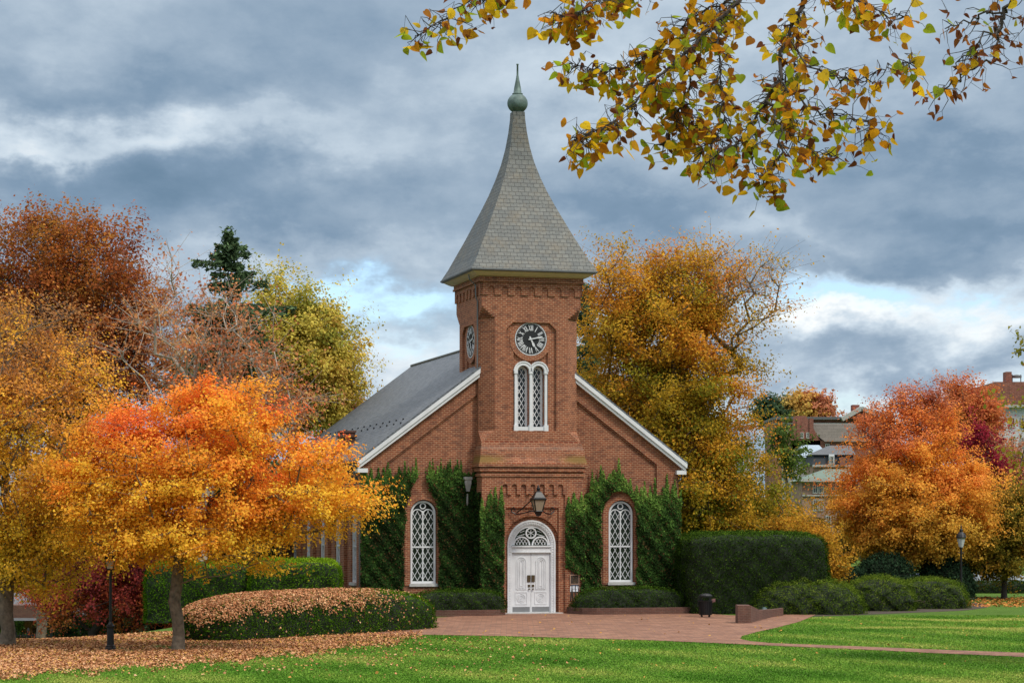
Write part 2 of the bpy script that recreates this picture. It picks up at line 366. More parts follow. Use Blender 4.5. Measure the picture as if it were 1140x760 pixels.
def smooth_loop(pts, n=6):
    out = []; m = len(pts)
    for i in range(m):
        p0, p1, p2, p3 = (Vector(pts[(i+k-1) % m]) for k in range(4))
        for j in range(n):
            u = j / n
            out.append(tuple(.5*((2*p1) + (p2-p0)*u + (2*p0-5*p1+4*p2-p3)*u*u + (3*p1-p0-3*p2+p3)*u**3)))
    return out
def sheet(name, pts, z, m, label, edge=.0):
    b = MB(); tri = tessellate_polygon([[Vector((x, y, 0)) for x, y in pts]])
    b.add([(x, y, z) for x, y in pts], [t for t in tri])
    n = len(pts); b.add([(x, y, z) for x, y in pts] + [(x, y, z-.05) for x, y in pts], [(i, (i+1)%n, n+(i+1)%n, n+i) for i in range(n)])
    return tag(b.build(name, m), label, kind='structure')
# plaza in front of the door with its two arms
near = [(380,709),(470,706.5),(560,708),(640,710.2),(720,712.6),(800,716),(880,719.6),(960,723),(1050,727.5),(1160,732),(1300,739)]
far_ = [(1300,733.5),(1160,727.6),(1050,723.4),(960,719.8),(900,717.5),(860,716),(835,713.8),(824,711.2),(826,708),(842,703.5),(865,698.5),(890,692),(903,686.5),(910,683.2),(900,682.4),(880,683.4),(850,687),(800,684.0),(770,681.5),(640,681.5),(560,682.0),(480,688),(440,697)]
sheet('brick_plaza', [G(*q) for q in near + far_], .022, PAVE, 'red brick paved forecourt and path before the chapel door')

# ------------------------------------------------------------------ chapel
TH = math.radians(15.5)
chapel = empty('chapel', (.55, 100.9, 0), 'red brick chapel with a slate spired clock tower and white arched door', 'chapel', TH)
CM = Matrix.Translation((.55, 100.9, 0)) @ Matrix.Rotation(TH, 4, 'Z')
def WL(px, py, ly):                     # picture point on a plane parallel to the front, chapel coordinates
    o = CM.inverted() @ Vector((0, 0, HC)); q = CM.inverted() @ P(px, py, 100); r = q - o
    k = (ly - o.y) / r.y; w = o + r*k; return (w.x, w.z)
HWD, RIDGE, SL, LEN = 7.25, 12.6, .75, 22.4
roofz = lambda x: RIDGE - SL*abs(x)
TX = .12
XZ = ((0,0,0), (1,0,0), (0,1,0))
# front gable: raised border, inner panel with window openings
wins = (-4.62, 4.62); WZ0, WZS, WHW = 1.36, 4.47, .57
b = MB()
IN = 6.3; top = lambda x: roofz(x) - .28
pan = lambda x: roofz(x) - 1.17
outer = [(-HWD, -.2), (-IN, -.2), (-IN, pan(IN)), (-1.9, pan(1.9)), (1.9, pan(1.9)), (IN, pan(IN)), (IN, -.2), (HWD, -.2), (HWD, top(HWD)), (0, top(0)), (-HWD, top(HWD))]
b.prism(outer, [], *XZ, 0, .14)
holes = [arch(w, WHW+.04, WZ0-.02, WZS) for w in wins]
b.prism([(-IN-.1, -.2), (IN+.1, -.2), (IN+.1, pan(IN)), (0, pan(0)+.1), (-IN-.1, pan(IN))], holes, *XZ, .12, .6)
# corbel course under the raised border
for sg in (-1, 1):
    b.prism([(sg*1.9, pan(1.9)+.004), (sg*IN, pan(IN)+.004), (sg*IN, pan(IN)-.09), (sg*1.9, pan(1.9)-.09)], [], *XZ, .06, .135)
# side walls with piers between the windows
SWY = (2.7, 6.55, 10.4, 14.25, 18.1)
for sg in (-1, 1):
    fr = ((sg*HWD, 0, 0), (0, 1, 0), (-sg, 0, 0))
    hl = [arch(y, .6, WZ0, 4.5) for y in SWY]
    b.prism([(.002, -.2), (LEN, -.2), (LEN, 6.6), (.002, 6.6)], hl, *fr, 0, .5)
    for y in (.62, 4.6, 8.5, 12.35, 16.2, 20.6):
        b.box(min(sg*HWD, sg*(HWD+.16)), y-.42, -.2, max(sg*HWD, sg*(HWD+.16)), y+.42, 6.1)
    for k, (w_, z_) in enumerate(((.08, 6.1), (.16, 6.3), (.24, 6.5))):
        b.box(min(sg*(HWD-.1), sg*(HWD+w_)), .01+.003*k, z_, max(sg*(HWD-.1), sg*(HWD+w_)), LEN, z_+.2)
b.prism([(-HWD+.01, -.2), (HWD-.01, -.2), (HWD-.01, top(HWD)-.05), (0, top(0)), (-HWD+.01, top(HWD)-.05)], [], (0, LEN, 0), (-1,0,0), (0,-1,0), 0, .4)
b.build('wall', BRICKW, chapel)
b = MB(); b.box(-HWD+.5, .75, .0, HWD-.5, LEN-.5, .1)
b.box(-HWD+.52, 1.6, .1, HWD-.52, 1.7, 6.5)
b.build('interior', INK, chapel)
# window brick surrounds
def ring(cx, r0, r1, z0, zs, n=18):
    o = [(cx-r1, z0), (cx-r0, z0)] + [(cx - r0*math.cos(math.pi*i/n), zs + r0*math.sin(math.pi*i/n)) for i in range(n+1)] + [(cx+r0, z0), (cx+r1, z0)] + \
        [(cx + r1*math.cos(math.pi*i/n), zs + r1*math.sin(math.pi*i/n)) for i in range(n+1)]
    return o
def arc_band(cx, cz, r0, r1, a0=0, a1=math.pi, n=20):
    return [(cx + r0*math.cos(a0+(a1-a0)*i/n), cz + r0*math.sin(a0+(a1-a0)*i/n)) for i in range(n+1)] + \
           [(cx + r1*math.cos(a1-(a1-a0)*i/n), cz + r1*math.sin(a1-(a1-a0)*i/n)) for i in range(n+1)]
def lattice(bm, cx, hw, z0, z1, fr, d, pitch=.19, ratio=1.75, wd=.022, clip=None):
    """diagonal glazing bars between cx-hw..cx+hw"""
    o, U, N = (Vector(q) for q in fr)
    def seg(a, c):
        pa = o + U*a[0] + Vector((0,0,a[1])) + N*d; pc = o + U*c[0] + Vector((0,0,c[1])) + N*d
        bm.bar(pa, pc, wd, .02, N)
    hgt = z1 - z0; n = int((hgt + 2*hw*ratio) / (pitch*ratio)) + 2
    for sg in (1, -1):
        for i in range(-1, n):
            zc = z0 + (i*pitch)*ratio - hw*ratio            # line: z = zc + ratio*(u-cx)*sg  at centre
            us = []
            for u in np.linspace(-hw, hw, 25):
                z = zc + ratio*(u+0)*1
                x = cx + u*sg
                if z0 <= z <= z1 and (clip is None or clip(x, z)): us.append((x, z))
            if len(us) > 1: seg(us[0], us[-1])
def chapel_window(cx, fr, z0, zs, hw, depth, name='window'):
    o, U, N = (Vector(q) for q in fr)
    f = MB()
    f.prism(ring(cx, hw-.085, hw, z0, zs), [], *fr, depth, depth+.12)
    f.prism([(cx-hw, z0), (cx+hw, z0), (cx+hw, z0+.10), (cx-hw, z0+.10)], [], *fr, depth+.004, depth+.12)
    mid = z0 + (zs + hw - z0)*.44
    f.prism([(cx-hw, mid-.035), (cx+hw, mid-.035), (cx+hw, mid+.035), (cx-hw, mid+.035)], [], *fr, depth+.03, depth+.11)
    f.prism([(cx-.025, z0+.08), (cx+.025, z0+.08), (cx+.025, zs+.12), (cx-.025, zs+.12)], [], *fr, depth+.035, depth+.105)
    r = (hw-.085)/2
    for s2 in (-1, 1):
        f.prism(arc_band(cx+s2*r, zs-.05, r-.03, r+.012, n=12), [], *fr, depth+.037, depth+.10)
    f.prism(arc_band(cx, zs+.33, .10, .14, 0, 2*math.pi, 20), [], *fr, depth+.04, depth+.10)
    w = f.build(name, WHITE, chapel)
    L = MB()
    for s2 in (-1, 1):
        c_ = cx + s2*r
        inside = lambda x, z: z <= zs-.05 or (x-c_)**2 + (z-zs+.05)**2 < (r-.01)**2
        lattice(L, c_, r-.01, z0+.1, zs-.05+r, fr, depth+.075, pitch=.25, wd=.021, clip=inside)
    L.build('lattice', WHITE, w)
    g = MB(); g.prism(arch(cx, hw-.05, z0+.05, zs), [], *fr, depth+.09, depth+.10); g.build('pane', GLASS, w)
    s = MB(); s.box(0,0,0,1,1,1); s = MB()
    a = o + U*(cx-hw-.08) + N*(depth-.16); c = o + U*(cx+hw+.08) + N*(depth+.1)
    s.box(min(a.x,c.x), min(a.y,c.y), z0-.13, max(a.x,c.x), max(a.y,c.y), z0-.003)
    s.build('sill', STONE, w)
    return w
for w in wins: chapel_window(w, XZ, WZ0, WZS, WHW, .20)
FRL = ((-HWD, 0, 0), (0, 1, 0), (1, 0, 0))
for y in SWY: chapel_window(y, FRL, WZ0, 4.5, .56, .06)
for w in wins:
    b = MB(); b.prism(ring(w, WHW+.045, WHW+.30, WZ0-.1, WZS), [], *XZ, .085, .13); b.build('window_surround', BRICK, chapel)
# roof
for sg in (-1, 1):
    b = MB(); x1 = sg*7.62; th = .14
    lo = [(0, RIDGE), (x1, roofz(7.62)), (x1, roofz(7.62)-th), (0, RIDGE-th)]
    b.prism(lo, [], (0,-.24,0), (1,0,0), (0,1,0), 0, LEN+.5, back=True)
    b.build('roof', SLATE, chapel)
b = MB(); b.tube([(0,-.2,RIDGE+.02),(0,LEN+.2,RIDGE+.02)], .08, 8); b.build('ridge_cap', LEAD, chapel)
for sg in (-1, 1):
    b = MB()
    q = lambda x, dz: (sg*x, roofz(x) + dz)
    b.prism([q(2.1, -.02), q(7.66, -.02), q(7.62, -.46), q(2.1, -.46)], [], *XZ, -.20, .02)
    b.prism([q(2.1, -.10), q(7.69, -.10), q(7.67, -.30), q(2.1, -.30)], [], *XZ, -.262, -.18)
    b.box(min(sg*7.2, sg*7.66), -.19, roofz(7.62)-.62, max(sg*7.2, sg*7.66), .45, roofz(7.62)-.44)
    b.build('rake_board', WHITE, chapel)
    b = MB(); x = sg*7.66; z = roofz(7.62)-.10
    b.tube([(x, -.15, z), (x, LEN+.3, z)], .085, 8)
    b.box(min(sg*7.2, sg*7.62), .46, z-.2, max(sg*7.2, sg*7.62), LEN, z-.12)
    b.build('gutter', LEAD, chapel)
    b = MB(); b.tube([(sg*7.66, .5, z-.05), (sg*7.68, .5, z-.55), (sg*7.6, .5, z-.75), (sg*7.42, .5, z-.95), (sg*7.42, .5, 0)], .05, 8)
    b.build('downspout', LEAD, chapel)
# snow guards in two staggered rows
k = 0
sgd = MB()
for i in range(30):
    y = .8 + i*.72; x = 5.5 - (i % 2)*.28
    o = MB(); o.box(-x-.035, y-.03, roofz(x)-.02, -x+.03, y+.03, roofz(x)+.06); o.build('snow_guard', DARKMETAL, chapel)
# chimney by the left eave
b = MB(); b.box(-6.95, 7.0, 6.9, -6.3, 7.9, 8.3); b.box(-7.02, 6.93, 8.08, -6.23, 7.97, 8.2); b.box(-6.99, 6.96, 8.302, -6.26, 7.94, 8.4)
b.build('chimney', BRICK2, chapel)

# ---- tower
TF = -1.0                                # front plane of the base
def TXZ(ly): return ((TX, ly, 0), (1,0,0), (0,1,0))
def TYZ(lx): return ((TX+lx, 0, 0), (0,-1,0), (1,0,0))      # left side, u = -y
HB = 2.36; CB = TF + HB                  # base half width and centre
b = MB()
sq = lambda h, z, cyy: [(TX-h, cyy-h, z), (TX+h, cyy-h, z), (TX+h, cyy+h, z), (TX-h, cyy+h, z)]
b.loft([sq(HB, -.2, CB), sq(HB, 6.12, CB)], True, True, skip=(0,))
# front of the base: arcade layer, panel layer, door layer
npx = [(-1.29 + .43*i) for i in range(7)]
nic = [(-1.50, -.2)]
nic += [(-1.50, 5.3)]
for x in npx:
    nic += [(x-.12, 5.3)] + [(x + .12*math.cos(math.pi - math.pi*i/6), 5.66 + .12*math.sin(math.pi*i/6)) for i in range(7)] + [(x+.12, 5.3)]
nic += [(1.50, 5.3), (1.50, -.2)]
b.prism([(-HB, -.2)] + nic + [(HB, -.2), (HB, 6.12), (-HB, 6.12)], [], *TXZ(TF), 0, .09)
b.prism([(-1.6, -.2), (-1.22, -.2), (-1.22, 4.72), (1.22, 4.72), (1.22, -.2), (1.6, -.2), (1.6, 5.85), (-1.6, 5.85)], [], *TXZ(TF), .085, .16)
DZS = 3.06
dj = arch(0, 1.30, -.2, DZS, 20)
b.prism([(-1.4, -.2)] + [dj[0]] + dj[:1:-1] + [dj[1]] + [(1.4, -.2), (1.4, 5.0), (-1.4, 5.0)], [], *TXZ(TF), .155, .32)
dj = arch(0, 1.12, -.2, DZS, 20)
b.prism([(-1.4, -.2)] + [dj[0]] + dj[:1:-1] + [dj[1]] + [(1.4, -.2), (1.4, 4.7), (-1.4, 4.7)], [], *TXZ(TF), .28, .8)
# cornice and weathering
for i, (h, z0, z1) in enumerate(((2.42, 6.12, 6.24), (2.36, 6.24, 6.33), (2.47, 6.33, 6.47), (2.42, 6.47, 6.54), (2.53, 6.54, 6.68))):
    b.loft([sq(h, z0, CB), sq(h, z1, CB)])
b.loft([sq(2.50, 6.68, CB), sq(2.42, 6.95, CB+.04), sq(2.40, 7.3, CB+.06), sq(2.33, 7.45, CB+.12), sq(2.31, 7.66, CB+.14)], True, True)
# shaft with chamfered corners
CS = 1.55; HS = 2.3; A = .61
def oct_(h, a, z):
    return [(TX-h+a, CS-h, z), (TX+h-a, CS-h, z), (TX+h, CS-h+a, z), (TX+h, CS+h-a, z), (TX+h-a, CS+h, z), (TX-h+a, CS+h, z), (TX-h, CS+h-a, z), (TX-h, CS-h+a, z)]
b.loft([oct_(HS, .02, 7.6), oct_(HS, .05, 7.66), oct_(HS, A, 8.15)], False, False)
b.loft([oct_(HS, A, 8.15), oct_(HS, A, 13.2)], False, False, skip=(0, 6))
steps = [(13.2, A), (13.2, .50), (13.29, .50), (13.29, .40), (13.38, .40), (13.38, .30), (13.47, .30), (13.47, .20), (13.56, .20), (13.56, .10), (13.65, .10), (13.65, .02), (14.2, .02)]
b.loft([oct_(HS, a, z) for z, a in steps], False, True)
FW = HS - A
def canted(x, z0, z1, c): return [(-x, z0), (x, z0), (x, z1-c), (x-c, z1), (-x+c, z1), (-x, z1-c)]
for fr in (TXZ(CS-HS), ((TX-HS, CS, 0), (0,-1,0), (1,0,0))):
    b.prism([(-FW, 8.15), (FW, 8.15), (FW, 13.2), (-FW, 13.2)], [canted(1.16, 8.151, 12.98, .32)], *fr, 0, .12)
    b.prism([(-1.3, 8.15), (1.3, 8.15), (1.3, 13.1), (-1.3, 13.1)], [canted(.80, 8.152, 12.75, .25)], *fr, .11, .22)
    hl = [arch(-.36, .27, 8.3, 10.83), arch(.36, .27, 8.3, 10.83)]
    b.prism([(-1.0, 8.1), (1.0, 8.1), (1.0, 13.0), (-1.0, 13.0)], hl, *fr, .20, .6)
    b.prism(arc_band(0, 12.25, .75, .98, 0, 2*math.pi, 40), [], *fr, .09, .21)
# corbel table under the spire
nn = [(-1.86 + .62*i) for i in range(7)]
HT = 2.36
lo = [(-HT, 14.18)]
for x in nn:
    lo += [(x-.145, 14.18)] + [(x + .145*math.cos(math.pi - math.pi*i/8), 14.42 + .145*math.sin(math.pi*i/8)) for i in range(9)] + [(x+.145, 14.18)]
lo += [(HT, 14.18), (HT, 14.74), (-HT, 14.74)]
for fr in (((TX, CS-HT, 0), (1,0,0), (0,1,0)), ((TX-HT, CS, 0), (0,-1,0), (1,0,0)), ((TX+HT, CS, 0), (0,1,0), (-1,0,0)), ((TX, CS+HT, 0), (-1,0,0), (0,-1,0))):
    b.prism(lo, [], *fr, 0, .10)
sqs = lambda h, z: [(TX-h, CS-h, z), (TX+h, CS-h, z), (TX+h, CS+h, z), (TX-h, CS+h, z)]
b.loft([sqs(HS, 14.19), sqs(HS, 14.72)], True, True)
b.loft([sqs(2.44, 14.742), sqs(2.44, 14.83), sqs(2.40, 14.83), sqs(2.40, 15.02)], True, True)
b.build('tower', BRICK, chapel)
b = MB(); b.loft([sqs(2.47, 14.99), sqs(2.60, 15.05), sqs(2.78, 15.16), sqs(2.82, 15.20)], True, True); b.build('soffit', CREAM, chapel)
b = MB(); b.loft([sqs(2.84, 15.17), sqs(2.92, 15.22), sqs(2.92, 15.28), sqs(2.80, 15.30)], True, True); b.build('eave_gutter', LEAD, chapel)
prof = [(2.90, 15.27), (2.62, 15.75), (2.30, 16.4), (1.98, 17.05), (1.68, 17.7), (1.38, 18.35), (1.08, 19.05), (.84, 19.7), (.62, 20.4), (.46, 21.1), (.35, 21.8), (.285, 22.4), (.27, 22.75)]
b = MB(); b.loft([sqs(h, z) for h, z in prof]); spire = b.build('spire', SPIRE, chapel)
b = MB()
b.lathe([(.27, 22.74), (.24, 22.76)] + [(.47*math.sin(a), 23.16 - .45*math.cos(a)) for a in np.linspace(.55, 2.65, 14)] + [(.24, 23.57), (.25, 23.60), (.19, 23.62), (.15, 23.9), (.08, 24.25), (.045, 24.45), (.04, 24.9), (.055, 24.91), (.055, 24.96), (.02, 24.97)], (TX, CS, 0), 24)
b.build('finial', COPPER, chapel, smooth=True)
# downpipe on the left tower face
b = MB(); b.tube([(TX-2.75, CS-1.75, 15.1), (TX-2.72, CS-1.75, 14.9), (TX-2.45, CS-1.8, 14.65), (TX-2.43, CS-1.8, 14.1), (TX-2.35, CS-1.8, 13.9), (TX-2.35, CS-1.75, 10.8)], .035, 6); b.build('downpipe', LEAD, chapel)
# leader head and pipe in the corner by the tower
b = MB(); x0 = TX-HB-.42
b.loft([[(x0+h*sx, -.16+d*sy, z) for sx, sy in ((-1,-1),(1,-1),(1,1),(-1,1))] for h, d, z in ((.07,.07,5.45),(.14,.11,5.8),(.14,.11,5.95),(.18,.13,5.98),(.18,.13,6.10))])
b.tube([(x0, -.10, 5.35), (x0, -.08, 5.0), (x0, -.03, 4.75), (x0, .05, 4.55), (x0, .05, .1)], .045, 8); b.build('downspout', simple('pale_lead', (.26,.25,.24), .7), chapel)

# clocks
def bars_for(s):
    """roman numeral as bars (x0,z0,x1,z1,width) on a unit cell, bottom at z=0, top z=1; returns bars and width"""
    out = []; x = 0
    for ch in s:
        if ch == 'I': out.append((x+.11, 0, x+.11, 1, .15)); x += .27
        elif ch == 'V': out += [(x+.06, 1, x+.29, 0, .16), (x+.52, 1, x+.29, 0, .09)]; x += .62
        elif ch == 'X': out += [(x+.04, 1, x+.50, 0, .16), (x+.50, 1, x+.04, 0, .09)]; x += .60
    return out, x - .06
def clock(fr, depth, cz=12.25, R=.74):
    o, U, N = (Vector(q) for q in fr); Zv = Vector((0,0,1))
    pt = lambda u, z, d: o + U*u + Zv*(cz+z) + N*d
    disc = [(R*math.cos(a), cz + R*math.sin(a)) for a in np.linspace(0, 2*math.pi, 48, endpoint=False)]
    f = MB(); f.prism(disc, [], *fr, depth, depth+.08); face = f.build('clock_face', BLACKF, chapel)
    f = MB(); f.prism(arc_band(0, cz, R-.035, R-.005, 0, 2*math.pi, 48), [], *fr, depth-.012, depth+.01)
    for i in range(60):
        a = 2*math.pi*i/60; f.bar(pt((R-.08)*math.sin(a), (R-.08)*math.cos(a), depth-.006), pt((R-.03)*math.sin(a), (R-.03)*math.cos(a), depth-.006), .013, .008, N)
    f.build('minute_ring', WHITE, face)
    f = MB(); h = .25; r0 = R-.115-h
    for i, s in enumerate(('XII','I','II','III','IIII','V','VI','VII','VIII','IX','X','XI')):
        a = 2*math.pi*i/12; bs, wd = bars_for(s); sc_ = .205
        er = Vector((math.sin(a), math.cos(a))); et = Vector((math.cos(a), -math.sin(a)))
        for (x0, z0, x1, z1, w) in bs:
            q0 = er*(r0+z0*h) + et*((x0-wd/2)*sc_); q1 = er*(r0+z1*h) + et*((x1-wd/2)*sc_)
            f.bar(pt(q0.x, q0.y, depth-.004), pt(q1.x, q1.y, depth-.004), w*sc_, .012, N)
    f.build('numerals', WHITE, face)
    for nm, ang, ln, w in (('minute_hand', 78, .60, .05), ('hour_hand', 155, .42, .07)):
        a = math.radians(ang); f = MB(); d_ = depth-.03 - (.02 if nm[0] == 'm' else 0)
        f.bar(pt(-.12*math.sin(a), -.12*math.cos(a), d_), pt(ln*.9*math.sin(a), ln*.9*math.cos(a), d_), w, .012, N)
        f.bar(pt(ln*.5*math.sin(a), ln*.5*math.cos(a), d_-.003), pt(ln*.8*math.sin(a), ln*.8*math.cos(a), d_-.003), w*1.5, .012, N)
        f.build(nm, WHITE, face)
FRF = TXZ(CS-HS); FRS = ((TX-HS, CS, 0), (0,-1,0), (1,0,0))
clock(FRF, .10); clock(FRS, .10)
# twin belfry windows
def twin(fr):
    f = MB()
    for x in (-.70, 0, .70):
        wv = .055
        f.prism([(x-wv, 8.42), (x+wv, 8.42), (x+wv, 10.72), (x-wv, 10.72)], [], *fr, .06, .22)
        f.prism([(x-.095, 8.15), (x+.095, 8.15), (x+.095, 8.42), (x-.095, 8.42)], [], *fr, .0, .22)
        f.prism([(x-.085, 10.70), (x+.085, 10.70), (x+.085, 10.80), (x-.085, 10.80)], [], *fr, .03, .22)
    for x in (-.355, .355):
        f.prism(arc_band(x, 10.80, .27, .435 if True else 0, n=20), [], *fr, .04, .22)
        f.prism(arc_band(x, 10.80, .40, .455, n=20), [], *fr, .015, .06)
        f.prism([(x-.27, 8.17), (x+.27, 8.17), (x+.27, 8.34), (x-.27, 8.34)], [], *fr, .05, .23)
    w = f.build('belfry_window', WHITE, chapel)
    g = MB(); L = MB()
    for x in (-.355, .355):
        g.prism(arch(x, .26, 8.3, 10.80), [], *fr, .44, .45)
        L.prism(ring(x, .165, .262, 8.34, 10.78), [], *fr, .36, .43)
        lattice(L, x, .17, 8.34, 10.95, fr, .40, pitch=.20, ratio=1.7, wd=.03)
    L.build('lattice', WHITE, w); g.build('pane', GLASS, w)
twin(FRF)

# door
fr = TXZ(TF); D0 = .24
f = MB()
f.prism(ring(0, .93, 1.10, 0, DZS, 28), [], *fr, D0, D0+.2)
f.prism(ring(0, 1.04, 1.115, 0, DZS, 28), [], *fr, D0-.03, D0+.05)
f.prism(ring(0, .90, .95, 0, DZS, 28), [], *fr, D0+.012, D0+.22)
for i in range(26):                     # carved blocks up the jambs and over the arch
    for sx in (-1, 1):
        z = .1 + i*.115
        f.prism([(sx*.995-.028, z), (sx*.995+.028, z+.02), (sx*.995+.028, z+.07), (sx*.995-.028, z+.05)], [], *fr, D0-.018, D0+.02)
for i in range(29):
    a = math.pi*(i+.5)/29; c_, s_ = math.cos(a), math.sin(a)
    f.bar(Vector((TX+.965*c_, TF+D0-.006, DZS+.965*s_)), Vector((TX+1.025*c_, TF+D0-.006, DZS+1.025*s_)), .05, .03, (0,1,0))
# transom
f.prism([(-.92, 2.74), (.92, 2.74), (.92, 3.02), (-.92, 3.02)], [], *fr, D0+.03, D0+.3)
f.prism([(-.92, 2.97), (.92, 2.97), (.92, 3.04), (-.92, 3.04)], [], *fr, D0-.02, D0+.3)
f.prism([(-.92, 2.72), (.92, 2.72), (.92, 2.78), (-.92, 2.78)], [], *fr, D0+.005, D0+.3)
df = f.build('door_frame', WHITE, chapel)
f = MB()
f.prism(arc_band(0, DZS, .80, .91, n=28), [], *fr, D0+.05, D0+.2)
f.prism(arc_band(0, 3.60, .195, .255, 0, 2*math.pi, 28), [], *fr, D0+.06, D0+.16)
for sx in (-1, 1):
    f.prism(arc_band(sx*.43, 3.06, .33, .39, 0, math.pi, 18), [], *fr, D0+.065, D0+.16)
for i in range(3):
    a = math.pi/2 + i*math.pi/3
    f.bar(Vector((TX+.2*math.cos(a), TF+D0+.11, 3.60+.2*math.sin(a))), Vector((TX-.2*math.cos(a), TF+D0+.11, 3.60-.2*math.sin(a))), .022, .02, (0,1,0))
for sx in (-1, 1):
    f.bar(Vector((TX+sx*.24, TF+D0+.11, 3.56)), Vector((TX+sx*.66, TF+D0+.11, 3.44)), .02, .02, (0,1,0))
    f.bar(Vector((TX+sx*.30, TF+D0+.11, 3.70)), Vector((TX+sx*.50, TF+D0+.11, 3.62)), .02, .02, (0,1,0))
    c_ = sx*.43; lattice(f, c_, .33, 3.06, 3.39, fr, D0+.11, pitch=.15, ratio=1.5, wd=.02, clip=lambda x, z: (x-c_)**2 + (z-3.06)**2 < .33**2)
fan = f.build('fanlight', WHITE, chapel)
g = MB(); g.prism(arch(0, .88, 3.03, DZS), [], *fr, D0+.14, D0+.15); g.build('pane', GLASS, fan)
for sx in (-1, 1):
    f = MB(); c_ = sx*.452
    f.prism([(c_-.444, .06), (c_+.444, .06), (c_+.444, 2.73), (c_-.444, 2.73)], [], *fr, D0+.09, D0+.16)
    for r_, dd in ((.235, -.024), (.155, -.022), (.08, -.024)):
        f.prism(ring(c_, r_-.025, r_, 1.12, 2.30, 14), [], *fr, D0+.09+dd, D0+.1)
        f.prism([(c_-r_, 1.12-.025+.225-r_), (c_+r_, 1.12-.025+.225-r_), (c_+r_, 1.12+.225-r_), (c_-r_, 1.12+.225-r_)], [], *fr, D0+.092+dd, D0+.1)
    for a0 in (.28,):
        o4 = [(c_-.28, .42), (c_+.28, .42), (c_+.28, .98), (c_-.28, .98)]; i4 = [(c_-.25, .45), (c_+.25, .45), (c_+.25, .95), (c_-.25, .95)]
        f.prism(o4, [i4], *fr, D0+.072, D0+.1)
    for r_ in (.20, .13, .06):
        f.prism(arc_band(c_, .70, r_-.026, r_, 0, 2*math.pi, 24), [], *fr, D0+.072, D0+.1)
    dr = f.build('door', WHITE, chapel)
    h = MB(); h.prism([(sx*.10-.075, 1.42), (sx*.10+.075, 1.42), (sx*.10+.075, 1.72), (sx*.10-.075, 1.72)], [], *fr, D0+.06, D0+.1); h.build('push_plate', BRASS, dr)
    h = MB(); h.lathe([(.0, -.02), (.035, -.015), (.04, .02), (.02, .04)], (TX+sx*.09, TF+D0+.05, 1.10), 10); h.build('handle', BRASS, dr)
    h = MB(); h.prism([(sx*.09-.05, 1.20), (sx*.09+.05, 1.20), (sx*.09+.05, 1.30), (sx*.09-.05, 1.30)], [], *fr, D0+.065, D0+.1); h.build('lock', BRASS, dr)
    h = MB(); h.prism([(c_-.40, .09), (c_+.40, .09), (c_+.40, .31), (c_-.40, .31)], [], *fr, D0+.082, D0+.1); h.build('kick_plate', STEELP, dr)
b = MB(); b.box(TX-1.35, TF-.22, -.05, TX+1.35, TF+.4, .055); b.build('doorstep', STONE, chapel)

# lantern over the door
ln = empty('wall_lantern', CM @ Vector((TX, TF+.1, 4.45)), 'black iron glazed lantern on scroll brackets above the chapel door', 'lantern', TH)
f = MB(); y = -.95
sqr = lambda h, z: [(h*sx, y+h*sy, z) for sx, sy in ((-1,-1),(1,-1),(1,1),(-1,1))]
f.loft([sqr(.30, .62), sqr(.31, .66), sqr(.25, .72), sqr(.12, .95), sqr(.07, 1.0), sqr(.07, 1.04)])
f.lathe([(.05, 1.03), (.09, 1.08), (.09, 1.13), (.04, 1.18), (.05, 1.22), (.015, 1.27)], (0, y, 0), 10)
f.build('cap', DARKMETAL, ln)
f = MB()
for sx, sy in ((-1,-1),(1,-1),(1,1),(-1,1)): f.bar((.145*sx, y+.145*sy, .1), (.26*sx, y+.26*sy, .63), .035, .035)
f.loft([sqr(.16, .08), sqr(.17, .12), sqr(.16, .14)]); f.loft([sqr(.27, .60), sqr(.27, .63)])
f.loft([sqr(.02, -.12), sqr(.08, -.08), sqr(.15, .08)])
f.build('frame', DARKMETAL, ln)
f = MB(); f.loft([sqr(.148, .13), sqr(.255, .61)]); f.build('glass', LG, ln)
f = MB()
for sx in (-1, 1):
    pts = [(0, y, .05), (sx*.25, y+.25, .13), (sx*.55, y+.6, .02), (sx*.80, y+.84, -.02), (sx*.98, y+.88, .10), (sx*1.0, y+.88, .24), (sx*.90, y+.88, .30), (sx*.82, y+.88, .22), (sx*.86, y+.88, .14)]
    f.tube(pts, .028, 6)
f.bar((-.2, y+.84, .9), (0, y, .62), .03, .03); f.tube([(-.75, y+.85, .05), (-.5, y+.55, .3), (-.25, y+.2, .62)], .028, 6)
f.bar((0, y+.9, .45), (0, y+.1, .10), .04, .04)
f.build('bracket', DARKMETAL, ln)

# plaque and paper notice
pl = empty('bronze_plaque', CM @ Vector((TX+1.93, TF-.03, 1.30)), 'small dark bronze plaque with raised lines in a pale frame, right of the door', 'plaque', TH)
f = MB(); f.prism([(-.22, -.0), (.22, 0), (.22, .44), (-.22, .44)], [[(-.18, .04), (.18, .04), (.18, .40), (-.18, .40)]], (0,0,0), (1,0,0), (0,1,0), -.01, .028); f.build('frame', simple('tan_frame', (.36,.22,.15), .6), pl)
f = MB(); f.box(-.185, .005, .035, .185, .026, .405); f.build('plate', BRONZE, pl)
f = MB()
for z, w in ((.33,.12),(.27,.10),(.21,.14),(.16,.14),(.11,.12),(.08,.05)): f.box(-w, -.002, z-.012, w, .004, z+.012)
f.build('lettering', simple('worn_bronze', (.16,.11,.06), .4, .5), pl)
pp = empty('paper_notice', CM @ Vector((TX+1.93, TF-.03, .98)), 'white paper notice with two short dark lines taped below the bronze plaque', 'notice', TH)
f = MB(); f.box(-.2, .0, 0, .2, .022, .245); f.build('sheet', PAPER, pp)
f = MB(); f.box(-.07, -.004, .160, .05, .001, .180); f.box(-.10, -.004, .085, .10, .001, .105); f.build('print', INK, pp)
f = MB(); f.box(-.17, -.003, .246, .18, .022, .30); f.build('header', simple('blue_grey_strip', (.10,.12,.17), .6), pp)

